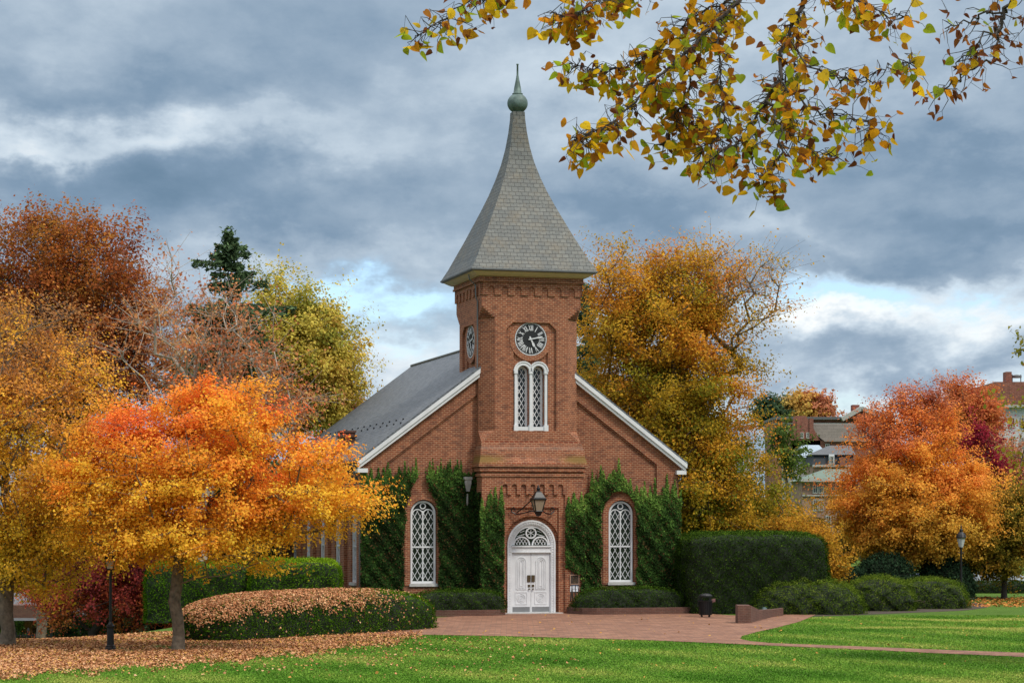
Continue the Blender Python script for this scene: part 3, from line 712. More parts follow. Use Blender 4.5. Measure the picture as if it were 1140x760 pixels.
# ------------------------------------------------------------------ foliage tools
def nrm(a): return a / np.maximum(np.linalg.norm(a, axis=1, keepdims=True), 1e-9)
def leaves(name, C, Nv, size, col, m=None, parent=None, asp=.72, fold=.18, T=None, r=None):
    r = r or rng; N = len(C); Nv = nrm(Nv)
    T = nrm(np.cross(Nv, r.normal(size=(N, 3)))) if T is None else nrm(T)
    B = np.cross(Nv, T); s = np.broadcast_to(np.asarray(size, float), (N,))[:, None]
    asp = asp * r.uniform(.75, 1.25, (N, 1)); fo = fold * r.uniform(-.6, 1.4, (N, 1))
    v = np.empty((N, 4, 3)); v[:, 0] = C - T*s*.5; v[:, 1] = C + B*s*asp*.5 + Nv*fo*s - T*s*.05; v[:, 2] = C + T*s*.5; v[:, 3] = C - B*s*asp*.5 + Nv*fo*s - T*s*.05
    return quads(name, v, col, m or LEAF, parent)
def quads(name, v, col, m, parent=None):
    N = len(v); me = bpy.data.meshes.new(name)
    me.vertices.add(4*N); me.vertices.foreach_set('co', v.astype(np.float32).ravel())
    me.loops.add(4*N); me.loops.foreach_set('vertex_index', np.arange(4*N, dtype=np.int32))
    me.polygons.add(N); me.polygons.foreach_set('loop_start', np.arange(N, dtype=np.int32)*4)
    a = me.attributes.new('Col', 'FLOAT_COLOR', 'FACE'); c4 = np.ones((N, 4), np.float32); c4[:, :3] = np.clip(col, 0, 1); a.data.foreach_set('color', c4.ravel())
    me.materials.append(m); me.update(calc_edges=True); me.validate()
    o = bpy.data.objects.new(name, me); COL.objects.link(o)
    if parent: o.parent = parent
    return o
def frusta(name, A_, B_, ra, rb, m, parent, seg=5, extra=None):
    """many tapered branch pieces as one mesh"""
    N = len(A_); t = nrm(B_ - A_); A_ = A_ - t*np.minimum(ra*.5, .08)[:, None]; ref = np.where(np.abs(t[:, 2:3]) < .9, [[0, 0, 1.]], [[1., 0, 0]])
    a = nrm(np.cross(t, ref)); b2 = np.cross(t, a)
    ang = np.arange(seg)*2*math.pi/seg
    ca, sa = np.cos(ang)[None, :, None], np.sin(ang)[None, :, None]
    rg = a[:, None]*ca + b2[:, None]*sa
    v = np.concatenate([A_[:, None] + rg*ra[:, None, None], B_[:, None] + rg*rb[:, None, None]], 1).reshape(-1, 3)
    base = (np.arange(N)*2*seg)[:, None]; j = np.arange(seg); k = (j+1) % seg
    fq = np.stack([base + j, base + k, base + seg + k, base + seg + j], 2).reshape(-1, 4)
    me = bpy.data.meshes.new(name); nf = len(fq)
    me.vertices.add(len(v)); me.vertices.foreach_set('co', v.astype(np.float32).ravel())
    me.loops.add(nf*4); me.loops.foreach_set('vertex_index', fq.astype(np.int32).ravel())
    me.polygons.add(nf); me.polygons.foreach_set('loop_start', np.arange(nf, dtype=np.int32)*4)
    me.polygons.foreach_set('use_smooth', np.ones(nf, bool))
    me.materials.append(m); me.update(calc_edges=True)
    o = bpy.data.objects.new(name, me); COL.objects.link(o); o.parent = parent
    return o
def pal_lookup(pal, t):
    pal = np.array([lin(*c) for c in pal]); x = np.clip(t, 0, 1)*(len(pal)-1)
    i = np.clip(np.floor(x).astype(int), 0, len(pal)-2); f = (x-i)[:, None]
    return pal[i]*(1-f) + pal[i+1]*f

def grow(name, label, d, bx, ells, ncl=300, lpc=120, crad=.55, leaf=.12, pal=None, tf=None, tvar=.16, trunk_r=.22, bole=2.0, leader=.75,
         seed=1, group=None, bark=None, twigs=5, dens=None, by=None, limbs=(), cat='tree', tip=.010, fl=.75, up=.5, gain=1.12, bz=None, outb=.42, lean=0, leafsp=.5, desat=.04):
    r = np.random.default_rng(seed); bark = bark or BARK
    X0 = (bx-570)/F*d; z0 = gzf(X0, d) if bz is None else bz; base = np.array([X0, d, z0-.05])
    root = empty(name, base, label, cat, group=group)
    E = []
    for e in ells:                       # px, py, rx, ry [, depth offset m, weight]
        c = P(e[0], e[1], d); rx, rz = e[2]/F*d, e[3]/F*d
        E.append((np.array([c.x, c.y + (e[4] if len(e) > 4 else 0), c.z]), np.array([rx, (rx*.6+rz*.4)*.95, rz]), (e[5] if len(e) > 5 else 1)*(rx*rz)))
    wts = np.array([e[2] for e in E]); wts /= wts.sum()
    pick = r.choice(len(E), ncl, p=wts); dr = nrm(r.normal(size=(ncl, 3))); rad = r.uniform(0, 1, ncl)**outb
    cen = np.array([E[i][0] for i in pick]); rr = np.array([E[i][1] for i in pick])
    cl = cen + dr*rr*rad[:, None]
    cl[:, 2] = np.maximum(cl[:, 2], z0 + .5)
    if dens is not None:
        px = 570 + cl[:, 0]/cl[:, 1]*F; py = HY - (cl[:, 2]-HC)/cl[:, 1]*F; dn = np.array([dens(a, b_) for a, b_ in zip(px, py)])
    else: dn = np.ones(ncl)
    ztop = max(e[0][2]+e[1][2] for e in E); ccx = np.average([e[0] for e in E], axis=0, weights=wts)
    # skeleton: bole and leader first
    nodes = [base]; par = [-1]; nb = max(3, int(bole/.5))
    for i in range(1, nb+1):
        p = base + np.array([0, 0, bole+.05])*i/nb + np.append(r.normal(size=2)*.035, 0); nodes.append(p); par.append(len(nodes)-2)
    hl = (ztop - z0)*leader
    nl = max(2, int((hl-bole)/.7)); topx = ccx[:2]
    for i in range(1, nl+1):
        u = i/nl; p = np.array([*(base[:2]*(1-u*.8) + topx*u*.8), z0 + bole + (hl-bole)*u]) + np.append(r.normal(size=2)*.10, 0)
        nodes.append(p); par.append(len(nodes)-2)
    for path in limbs:                   # limbs the photo shows, px,py,depth offset
        prev = min(range(nb+1), key=lambda i: np.linalg.norm(nodes[i] - np.array(P(path[0][0], path[0][1], d+path[0][2]))))
        for q in path[1:]:
            nodes.append(np.array(P(q[0], q[1], d+q[2]))); par.append(prev); prev = len(nodes)-1
    order = np.argsort(np.linalg.norm((cl - nodes[nb])*[1, 1, .7], axis=1)); ends = np.zeros(ncl, int)
    arr = np.zeros((60000, 3)); n = len(nodes); arr[:n] = nodes
    first = max(1, nb-1)
    for ci in order:
        c = cl[ci]; v = c - arr[first:n]; hd = np.hypot(v[:, 0], v[:, 1]); dist = np.linalg.norm(v, axis=1)
        cost = dist + np.maximum(0, up*hd - v[:, 2])*.9
        j = first + int(np.argmin(cost)); a = arr[j]; L = np.linalg.norm(c-a); ns = max(1, int(L/.75))
        prev = j
        for s_ in range(1, ns+1):
            u = s_/ns; p = a + (c-a)*u + np.array([0, 0, .10*L*math.sin(math.pi*u)*.6]) + (r.normal(size=3)*.06*min(L, 2) if s_ < ns else 0)
            arr[n] = p; par.append(prev); prev = n; n += 1
        ends[ci] = prev
    par = np.array(par); acc = np.zeros(n); pe = 2.2
    acc[ends] = tip**pe
    for i in range(n-1, 0, -1):
        if acc[i] == 0: acc[i] = tip**pe
        acc[par[i]] += acc[i]
    rad_ = acc**(1/pe); rad_ *= 1 + (trunk_r/rad_[0]-1)*np.clip(rad_/rad_[0], 0, 1)**.35
    A_ = arr[par[1:n]]; B_ = arr[1:n]; rb = rad_[1:n]; ra = np.minimum(rad_[par[1:n]], rb*1.35 + .004)
    ra[:nb] = rad_[:nb]; ra[0] = trunk_r*1.35
    # twigs and leaves
    nt = ncl*twigs; ci = np.repeat(np.arange(ncl), twigs)
    outd = nrm(cl - ccx)
    te = r.normal(size=(nt, 3))*[1, 1, fl]*crad*.9 + outd[ci]*crad*.5 + [0, 0, crad*.12]
    tA = cl[ci]; tB = tA + te
    frusta('trunk', np.concatenate([A_, tA]) - base, np.concatenate([B_, tB]) - base, np.concatenate([ra, np.full(nt, tip*.75)]), np.concatenate([rb, np.full(nt, tip*.3)]), bark, root, 6)
    lc = np.maximum(0, (lpc*dn*r.uniform(.55, 1.45, ncl))).astype(int); li = np.repeat(np.arange(ncl), lc); N = len(li)
    tw = li*twigs + r.integers(0, twigs, N)
    pos = tA[tw] + te[tw]*r.uniform(.15, 1.1, N)[:, None] + r.normal(size=(N, 3))*crad*.22
    tcl = tf(570 + cl[:, 0]/cl[:, 1]*F, HY - (cl[:, 2]-HC)/cl[:, 1]*F) if tf else np.full(ncl, .5)
    tcl = tcl + r.normal(size=ncl)*tvar
    tl = tcl[li] + r.normal(size=N)*tvar*.45
    col = pal_lookup(pal, tl)*r.uniform(.7, 1.25, (N, 1))*gain
    col = col*(1-desat) + desat*col.mean(1, keepdims=True)
    nv = nrm(r.normal(size=(N, 3))*.75 + outd[li]*.3 + (pos - cl[li])/crad*.55 + [0, 0, leafsp])
    leaves('crown', pos - base, nv, leaf*r.uniform(.5, 1.4, N), col, LEAF, root, r=r)
    return root

# ------------------------------------------------------------------ ivy on the chapel
def inpoly(x, y, poly):
    r = np.zeros(len(x), bool); j = len(poly)-1
    for i in range(len(poly)):
        xi, yi = poly[i]; xj, yj = poly[j]
        c = ((yi > y) != (yj > y)) & (x < (xj-xi)*(y-yi)/(yj-yi+1e-12) + xi); r ^= c; j = i
    return r
def jag(x, seed, amp, wl):
    """row of pointed climbing shoots"""
    r = np.random.default_rng(seed); kx = np.arange(-2000, 2000); h = r.uniform(.05, 1, 4000)**.8; off = r.uniform(-.3, .3, 4000)
    u = x/wl; i = np.floor(u).astype(int); best = np.zeros(len(x))
    for k in (-1, 0, 1):
        c = i + k + .5 + off[(i+k) % 4000]; best = np.maximum(best, h[(i+k) % 4000]*np.clip(1 - np.abs(u-c)/.55, 0, 1))
    return amp*best
IVY_PAL = [(26,38,20), (40,60,28), (60,90,40), (98,130,56), (134,160,74)]
def ivy(label, polys, ly, seed, topline, amp=22, wl=7, holes=(), dens=1700, group=None, side=None, low=.30):
    r = np.random.default_rng(seed)
    pts = np.array([q for p in polys for q in p]); x0, y0 = pts.min(0); x1, y1 = pts.max(0)
    y0 -= 3
    area = (x1-x0)*(y1-y0)/25.0**2; N = int(area*dens)
    px = r.uniform(x0, x1, N); py = r.uniform(y0, y1, N)
    wob = 1.0*np.sin(py/9 + seed) + .7*np.sin(py/3.7 + 2*seed) + r.normal(size=N)*1.2
    ok = np.zeros(N, bool)
    for p in polys: ok |= inpoly(px + wob*.8, py, p)
    for h in holes: ok &= ~inpoly(px + wob*.5, py, h)
    tl = np.interp(px, [t[0] for t in topline], [t[1] for t in topline])
    jg = jag(px, seed, amp, wl)
    ok &= py > tl + amp - jg*1.0
    px, py, tl = px[ok], py[ok], tl[ok]; N = len(px)
    base = np.array([0, ly, 0])
    xz = np.array([WL(a, b_, ly) for a, b_ in zip(px, py)])
    bump = .05 + .05*np.sin(xz[:, 0]*4.1 + seed)*np.sin(xz[:, 1]*3.3) + .05*np.sin(xz[:, 0]*9 + xz[:, 1]*7)
    bump *= sstep(0, 30, py - tl - amp*.4)
    C = np.stack([xz[:, 0], ly - .02 - r.uniform(0, 1, N)**.7*(.05 + np.maximum(bump, 0)), xz[:, 1]], 1)
    nv = r.normal(size=(N, 3))*.45 + [0, -1, .35]
    new = 1 - sstep(0, 46, py - tl - amp*.5)
    clump = .12*np.sin(xz[:, 0]*5.3 + seed)*np.sin(xz[:, 1]*4.1 + 1) + .09*np.sin(xz[:, 0]*2.1 + xz[:, 1]*1.7)
    t = low + clump + .42*new + r.normal(size=N)*.14
    col = pal_lookup(IVY_PAL, t)
    brown = r.random(N) < .06 + .10*(clump < -.12); col[brown] = lin(92, 68, 44)
    C2 = C; root = empty('ivy', CM @ Vector((xz[:, 0].mean(), ly, 0)), label, 'ivy', TH, group=group or 'ivy climbing the chapel front')
    off = np.array([xz[:, 0].mean(), ly, 0])
    T = r.normal(size=(N, 3))*.5 + [0, 0, -1]; T -= nrm(nv)*np.sum(T*nrm(nv), 1)[:, None]
    leaves('foliage', C2 - off, nv, r.uniform(.055, .115, N), col*r.uniform(.8, 1.2, (N, 1)), HEDGE, root, asp=.85, fold=.12, T=T, r=r)
    if side:                             # wraps onto the side of the tower
        n2 = int(side[1]*side[2]*420); yy = r.uniform(0, side[1], n2); zz = r.uniform(.1, side[2], n2)
        C = np.stack([np.full(n2, side[0]) - r.uniform(0, .14, n2), ly + yy, zz], 1); nv = r.normal(size=(n2, 3))*.5 + [-1, 0, .3]
        leaves('foliage', C - off, nv, r.uniform(.07, .135, n2), pal_lookup(IVY_PAL, .2 + r.normal(size=n2)*.14), HEDGE, root, asp=.85, r=r)
    for k in range(4):                   # woody stems against the wall
        b = MB(); bx_ = r.uniform(np.percentile(px, 15), np.percentile(px, 85))
        if holes: bx_ = 653 + 3*k if k < 2 else 722 + 8*k
        q = [WL(bx_ + 2*math.sin(i*1.3+k), 668 - i*22, ly) for i in range(5)]
        b.tube([(a-off[0], -.015, max(z, .05)) for a, z in q], [.03, .026, .02, .015, .008], 5); b.build('stem', BARKD, root)
    return root
ivy('dark ivy sheet between the left corner of the chapel front and its left arched window',
    [[(401,666),(401,496),(468,496),(465,524),(458,545),(452,560),(449,585),(448,666)]], 0, 3, [(404,512),(430,510),(455,508),(470,508)], 22, 4.2, low=.17)
ivy('dark ivy sheet between the left arched window and the brick tower',
    [[(489,666),(489,585),(486,560),(477,540),(472,496),(531,496),(531,666)]], 0, 5, [(470,507),(500,506),(530,506)], 22, 4.0, low=.14)
ivy('ivy column on the tower front left of the white door',
    [[(534,668),(534,520),(561,530),(561,640),(558,668)]], TF, 7, [(534,548),(545,536),(560,538)], 24, 5, low=.27, side=(TX-HB, .9, 5.4))
ivy('narrow ivy column on the tower front right of the white door',
    [[(629,632),(629,530),(651.5,525),(651.5,676),(647,676),(646.5,640)]], TF, 9, [(629,548),(640,540),(651,545)], 20, 5, low=.28)
ivy('lush bright topped ivy around the right arched window',
    [[(647,668),(647,496),(758,496),(758,668)]], 0, 12, [(649,528),(660,518),(672,512),(683,500),(692,508),(702,520),(716,528),(728,530),(742,524),(757,530)], 26, 5,
    holes=[[(669,680),(669,572),(673,558),(681,549),(689,545.5),(698,549),(705,558),(709,572),(709,680)]], low=.31)

# ------------------------------------------------------------------ hedges and shrubs
def hull(hx, hy, h, e, ez, n, r, amp, wl, taper=0):
    """closed rounded body sitting on the ground: returns verts, quads"""
    g = np.linspace(-1, 1, n+1); V = []; Q = []
    def add(f):
        b0 = len(V)
        for a in g:
            for c in g: V.append(f(a, c))
        for i in range(n):
            for j in range(n): Q.append((b0+i*(n+1)+j, b0+(i+1)*(n+1)+j, b0+(i+1)*(n+1)+j+1, b0+i*(n+1)+j+1))
    add(lambda a, c: (a, c, 1)); 
    for s_ in (-1, 1):
        add(lambda a, c, s_=s_: (s_*1., a*s_, (c+1)/2)); add(lambda a, c, s_=s_: (-a*s_, s_*1., (c+1)/2))
    V = np.array(V); L = (np.abs(V[:, 0])**e + np.abs(V[:, 1])**e + 1e-9)**(1/e)
    # footprint rounding then rounding of the shoulder
    m = np.maximum(np.abs(V[:, 0]), np.abs(V[:, 1])); f = np.where(L > 1e-6, m/np.maximum(L, 1e-6), 1); V[:, 0] *= f; V[:, 1] *= f
    rho = m; z = V[:, 2]; q = (rho**ez + z**ez)**(1/ez); q = np.maximum(q, 1e-6); mm = np.maximum(rho, z); V *= (mm/q)[:, None]
    k = 1 - taper*V[:, 2]
    V = V*[hx, hy, h]; V[:, :2] *= k[:, None]
    ph = r.uniform(0, 6.28, 9)
    nz = sum(np.sin(V[:, 0]*w*6.28/wl + ph[i]) * np.sin(V[:, 1]*w*6.28/wl + ph[i+3]) * np.sin(V[:, 2]*w*6.28/wl + ph[i+6] + 1)*a for i, (w, a) in enumerate(((1, 1), (2.1, .55), (4.3, .3))))
    c = V.copy(); c[:, 2] -= h*.4; d_ = nrm(c); d_[:, 2] *= (V[:, 2] > .02)
    V = V + d_*(nz*amp)[:, None]; V[:, 2] = np.maximum(V[:, 2], -.05)
    return V, np.array(Q)
def shrub(name, label, cat, c, hx, hy, h, rot=0, e=6, ez=6, amp=.06, wl=1.2, pal=None, dens=620, leaf=.06, asp=.45, seed=1, group=None, t0=.45, tv=.16, taper=0, shell=.10, litter=None, n=26, trim=1., stems=False, gain=1., toplit=.0, toss=.75, puff=(9, .07)):
    r = np.random.default_rng(seed); z0 = gzf(c[0], c[1]) if len(c) < 3 else c[2]
    root = empty(name, (c[0], c[1], z0), label, cat, rot, group)
    V, Q = hull(hx, hy, h, e, ez, n, r, amp, wl, taper)
    a, b_, c_, d_ = (V[Q[:, i]] for i in range(4)); nn = np.cross(c_-a, d_-b_); ar = np.linalg.norm(nn, axis=1)/2; nn = nrm(nn)
    cen = (a+b_+c_+d_)/4; flip = np.sum(nn*(cen - [0, 0, h*.3]), 1) < 0; nn[flip] *= -1
    N = int(ar.sum()*dens); fi = r.choice(len(Q), N, p=ar/ar.sum()); u, v = r.random((N, 1)), r.random((N, 1))
    pos = (a[fi]*(1-u)*(1-v) + b_[fi]*u*(1-v) + c_[fi]*u*v + d_[fi]*(1-u)*v)
    depth = r.uniform(-1, .55, N)*shell + np.where(r.random(N) < .04, shell*.8, 0); pos = pos + nn[fi]*depth[:, None]
    nc = max(20, int(ar.sum()*puff[0])); pc = pos[r.choice(N, nc)]; dm = np.full(N, 9.)
    for c0 in range(0, nc, 64): dm = np.minimum(dm, np.sqrt(((pos[:, None] - pc[None, c0:c0+64])**2).sum(2)).min(1))
    pos = pos + nn[fi]*(puff[1]*(1 - np.clip(dm*math.sqrt(puff[0])*1.15, 0, 1.3)**2))[:, None]
    pos[:, 2] = np.maximum(pos[:, 2], .015)
    nv = nn[fi]*1.0 + r.normal(size=(N, 3))*toss*.8 + [0, 0, .1]
    cl = .5*np.sin(pos[:, 0]*3.1 + seed)*np.sin(pos[:, 1]*3.3 + 1)*np.sin(pos[:, 2]*4 + 2) + .5*np.sin(pos[:, 0]*7 + pos[:, 2]*8 + seed)
    col = pal_lookup(pal, t0 + tv*.6*cl + r.normal(size=N)*tv + toplit*(nn[fi][:, 2] > .6))*r.uniform(.75, 1.25, (N, 1))*gain  # leaves on upward faces get lighter greens: light from above put into the colour
    T = nn[fi] + r.normal(size=(N, 3))*.8 + [0, 0, .5]; nvn = nrm(nv); T = T - nvn*np.sum(T*nvn, 1)[:, None]
    leaves('foliage', pos, nv, leaf*r.uniform(.6, 1.4, N), col, HEDGE, root, asp=asp, T=T, r=r)
    b = MB(); W2 = V - nrm(V - [0, 0, h*.35])*(shell*1.0) ; b.add(W2.tolist(), [tuple(q) for q in Q]); b.build('shade_core', CORE, root, recalc=False)  # closed hull for the inner stems, their shade put into its near-black colour
    if stems:
        for k in range(stems):
            b = MB(); x = r.uniform(-.85, .85)*hx; y = -hy*r.uniform(.85, 1.0)*math.sqrt(max(.05, 1-(x/hx)**2)); b.tube([(x, y+.3, .0), (x + r.normal()*.15, y+.1, .16), (x + r.normal()*.3, y+.02, .34), (x + r.normal()*.45, y+.12, .5)], [.028, .022, .017, .008], 5); b.build('stem', BARK, root)
    return root, (V, Q, ar, nn, root)
YEW = [(14,24,6), (28,44,12), (46,68,20), (72,100,28), (110,136,40)]
BRIGHT = [(34,56,8), (58,90,14), (86,122,20), (118,150,30), (150,172,48)]
JUN = [(24,34,10), (46,64,18), (74,96,28), (108,126,40), (142,150,60)]
HG = 'clipped hedges'
shrub('hedge', 'tall dark green boxy hedge filling the gap right of the chapel', 'hedge', (10.8, 102.4), 3.25, 2.6, 3.55, rot=math.radians(6), e=9, ez=9, amp=.09, wl=2.2, pal=YEW, dens=640, leaf=.075, asp=.4, seed=21, t0=.40, n=36, toplit=.18, group=HG)
shrub('hedge', 'bright green boxy hedge standing by the left wall of the chapel', 'hedge', (-9.45, 97.5), 1.95, 2.3, 2.42, rot=math.radians(8), e=8, ez=9, amp=.06, wl=1.7, pal=BRIGHT, dens=640, leaf=.075, asp=.4, seed=22, t0=.36, n=28, toplit=.32, group=HG)
shrub('hedge', 'long dim green hedge behind the branch of the orange maple', 'hedge', (-13.6, 98.2), 2.3, 2.2, 2.55, rot=math.radians(4), e=8, ez=9, amp=.07, wl=1.7, pal=BRIGHT, dens=600, leaf=.075, asp=.4, seed=23, t0=.26, n=28, toplit=.28, group=HG)
# long low hedge under the maple, covered in fallen leaves
x0, y0 = G(207, 716); x1, y1 = G(474, 698.5)
ax = Vector((x1-x0, y1-y0, 0)); rot = math.atan2(ax.y, ax.x)
hd, (V, Q, ar, nn, hroot) = shrub('hedge', 'long low rounded hedge buried in fallen leaves beside the maple trunk', 'hedge', ((x0+x1)/2-.15, (y0+y1)/2+1.15), ax.length/2-.35, 1.55, 1.5, rot=rot, e=4.5, ez=3.6, amp=.07, wl=1.6, pal=BRIGHT, dens=760, leaf=.065, asp=.45, seed=24, t0=.20, n=44, toplit=.16, group=HG)
LP = [(100,62,40), (150,96,62), (194,134,92), (214,160,116), (226,186,144)]
r = np.random.default_rng(77)
a, b_, c_, d_ = (V[Q[:, i]] for i in range(4)); cen = (a+b_+c_+d_)/4; hl = ax.length/2
cov = sstep(.62, -.15, cen[:, 0]/hl)*np.clip((nn[:, 2]-.25)/.35, 0, 1)*.97 + .07*np.clip(nn[:, 2]+.2, 0, 1)*sstep(1.1, .2, cen[:, 0]/hl)
w = ar*cov; N = int(w.sum()*800); fi = r.choice(len(Q), N, p=w/w.sum()); u, v = r.random((N, 1)), r.random((N, 1))
pos = a[fi]*(1-u)*(1-v) + b_[fi]*u*(1-v) + c_[fi]*u*v + d_[fi]*(1-u)*v + nn[fi]*r.uniform(.06, .13, (N, 1))
lo_ = leaves('fallen_leaves', pos, nn[fi] + r.normal(size=(N, 3))*.45, r.uniform(.04, .10, N), pal_lookup(LP, r.beta(2.2, 2, N))*r.uniform(.75, 1.15, (N, 1)), LITTER, None, asp=.8, r=r)
lo_.location = hroot.location; lo_.rotation_euler = hroot.rotation_euler
tag(lo_, 'dry tan fallen leaves lying on top of the long low hedge', 'leaves', kind='stuff')
# planters before the chapel and their yews
def planter(label, pts, h=.27, th=.3):
    b = MB(); pts = [Vector((*p, 0)) for p in pts]; L = []
    for i, p in enumerate(pts):
        t_ = (pts[min(i+1, len(pts)-1)] - pts[max(i-1, 0)]).normalized(); n_ = Vector((-t_.y, t_.x, 0))
        L.append([p, p + n_*th, p + n_*th + Vector((0,0,h)), p + Vector((0,0,h))])
    b.loft(L); o = b.build('planter_wall', BRICK2); tag(o, label, 'low wall', 'low brick walls of the forecourt'); return o
def L2(lx, ly): q = CM @ Vector((lx, ly, 0)); return (q.x, q.y)
planter('low curved brick planter wall left of the door', [L2(*q) for q in ((-5.4,-2.6), (-4.2,-2.75), (-2.6,-2.75), (-1.9,-2.6), (-1.5,-2.25), (-1.38,-1.7), (-1.36,-1.1))])
planter('low curved brick planter wall right of the door', [L2(*q) for q in ((1.66,-1.1), (1.7,-1.9), (1.95,-2.5), (2.5,-2.85), (3.3,-3.0), (5.2,-2.95), (7.2,-2.75), (7.9,-2.6))], .30)
sheet('planting_bed', [L2(*q) for q in ((-5.6,-2.5), (-2.6,-2.5), (-1.7,-2.1), (-1.5,-1.0), (-5.6,0))], .16, SOIL, 'dark soil of the planting bed left of the door')
sheet('planting_bed', [L2(*q) for q in ((1.8,-1.0), (1.95,-2.2), (2.6,-2.6), (5.2,-2.7), (7.6,-2.45), (7.6,0), (2.5,0))], .18, SOIL, 'dark soil of the planting bed right of the door')
q = L2(-3.45, -1.65); shrub('low_hedge', 'low dark yew hedge in the planter left of the door', 'hedge', (*q, .15), 2.05, .85, .92, rot=TH, e=5, ez=4, amp=.07, wl=1.0, pal=YEW, dens=800, leaf=.06, seed=31, t0=.42, group=HG, toplit=.15)
q = L2(4.45, -1.65); shrub('low_hedge', 'low dark yew hedge in the planter right of the door', 'hedge', (*q, .17), 2.75, .95, .98, rot=TH, e=4, ez=3.2, amp=.10, wl=1.2, pal=YEW, dens=800, leaf=.06, seed=32, t0=.40, group=HG, taper=.12, toplit=.15)
# spreading junipers to the right
JG = 'low spreading junipers right of the forecourt'
for lab, bx, by, wx, h, dep, sd_ in (('broad flat topped juniper behind the end of the brick wall', 902, 684, 130, 1.48, 2.0, 41), ('rounded middle juniper between the broad one and the bare stemmed one', 985, 680, 76, 1.50, 1.8, 42), ('juniper with bare pale stems at the right end of the row', 1041, 677.5, 84, 1.36, 1.7, 43)):
    x, d = G(bx, by); hx = wx/2*d/F
    shrub('juniper_shrub', lab, 'shrub', (x, d+dep*.9), hx, dep, h, e=3, ez=2.6, amp=.16, wl=1.3, puff=(5, .12), pal=JUN, dens=760, leaf=.075, asp=.3, seed=sd_, t0=.42, group=JG, shell=.14, stems=(0 if sd_ == 41 else 4 if sd_ == 42 else 7), toplit=.18, toss=.9)
sheet('mulch_bed', smooth_loop([G(*q) for q in ((850,686.5), (900,686), (960,684), (1020,681.5), (1080,678.5), (1100,673), (1040,668), (900,670))]), .012, SOIL, 'bare brown mulch under the spreading junipers')
# brick wing wall ending the plaza
b = MB()
pw = [G(821.5, 694), G(836, 693.5), G(846, 690.5), G(860, 686.8), G(872, 685.2)]; hs = [.74, .72, .44, .34, .34]
L = []
for i, (p, h) in enumerate(zip(pw, hs)):
    L.append([(p[0], p[1], -.05), (p[0], p[1]+1.0*(1 if i < 2 else .5), -.05), (p[0], p[1]+1.0*(1 if i < 2 else .5), h), (p[0], p[1], h)])
b.loft(L); tag(b.build('wing_wall', BRICK2), 'dark brick wing wall stepping down at the right end of the forecourt', 'low wall', 'low brick walls of the forecourt')

# ------------------------------------------------------------------ trees
OR = [(226,176,44), (234,164,42), (236,146,42), (232,122,46), (218,96,52)]
GOLD = [(112,122,30), (176,146,32), (210,160,36), (210,138,36), (186,100,36)]
RUST = [(166,120,46), (176,108,40), (168,92,38), (150,78,38), (124,66,40)]
PINK = [(200,160,96), (206,148,92), (200,128,80), (186,108,70), (156,94,60)]
YEL = [(150,152,46), (202,184,56), (222,198,64), (222,184,60), (196,148,58)]
CRIM = [(84,36,40), (104,34,44), (128,34,50), (150,40,56), (120,60,50)]
DKRED = [(84,40,46), (112,44,48), (144,56,46), (166,80,48), (176,112,52)]
EVER = [(30,40,28), (46,60,40), (62,78,52), (84,100,66)]
grow('maple_tree', 'orange maple with a low side branch in the leaf litter left of the chapel', 71.1, 198,
     [(215,520,95,98,0,1.1), (142,552,74,56,0,1.0), (320,545,88,54,0,1.1), (372,562,44,38,-.5,.6), (225,596,116,40,0), (250,470,56,50,0), (150,500,70,50,.5), (134,602,58,32,.3,.45)],
     ncl=350, lpc=345, crad=.62, fl=.30, leafsp=.9, leaf=.092, gain=1.35, pal=OR, trunk_r=.20, bole=2.1, seed=101,
     tf=lambda x, y: .26 + (560-y)/300 + .18*np.sin(x/33)*np.sin(y/27) - .1*(x < 120), tvar=.17, outb=.40,
     limbs=[((198,655,0), (206,648,-.2), (216,643,-.4), (232,642,-.6), (252,640,-.8), (268,634,-.9), (280,622,-1.0))], leader=.7, up=.35)
grow('maple_tree', 'tall yellow maple at the left edge with a thinning brown top', 74.3, 8,
     [(20,480,110,120,0), (-40,430,100,110,0), (60,570,92,60,0,1.1), (20,608,90,50,0,1.1), (40,400,75,70,1)], ncl=460, lpc=250, crad=.66, fl=.55, leaf=.095,
     gain=1.3, pal=[(196,166,40), (222,176,44), (224,164,48), (202,138,56), (166,118,74)], trunk_r=.24, bole=2.7, seed=102, tf=lambda x, y: .34 + (540-y)/330 + .12*np.sin(x/25+1)*np.sin(y/21), tvar=.17,
     dens=lambda x, y: .42 if y < 430 else .8 if y < 500 else 1.15, twigs=7, leader=.85)
grow('japanese_maple', 'small dark red spreading tree behind the left lamp post', 104, 104, [(112,650,92,42,0), (66,664,40,28,0,.6), (160,640,62,44,.5), (110,620,60,22,0), (150,680,44,24,0,.5)], ncl=240, lpc=220, crad=.75, leaf=.115,
     pal=DKRED, trunk_r=.22, bole=.5, seed=103, tf=lambda x, y: .35 + (y-640)/120, tvar=.15, bark=BARKD, up=.5, leader=.3, gain=1.9, by=716)
grow('oak_tree', 'tall rust red oak at the far left rising highest of the left trees', 112, 47, [(75,310,95,66,0), (20,340,80,85,0), (120,380,80,85,0,.9), (60,420,120,80,0), (150,350,44,54,0,.5), (85,270,52,26,0,.5)], ncl=430, lpc=330, crad=.95, leaf=.145,
     pal=RUST, trunk_r=.27, bole=4, seed=104, tvar=.2, twigs=7, bark=BARK, tf=lambda x, y: .45 + .12*np.sin(x/17) + (y-330)/700, dens=lambda x, y: .75 if y < 330 else .95, outb=.5, tip=.014)
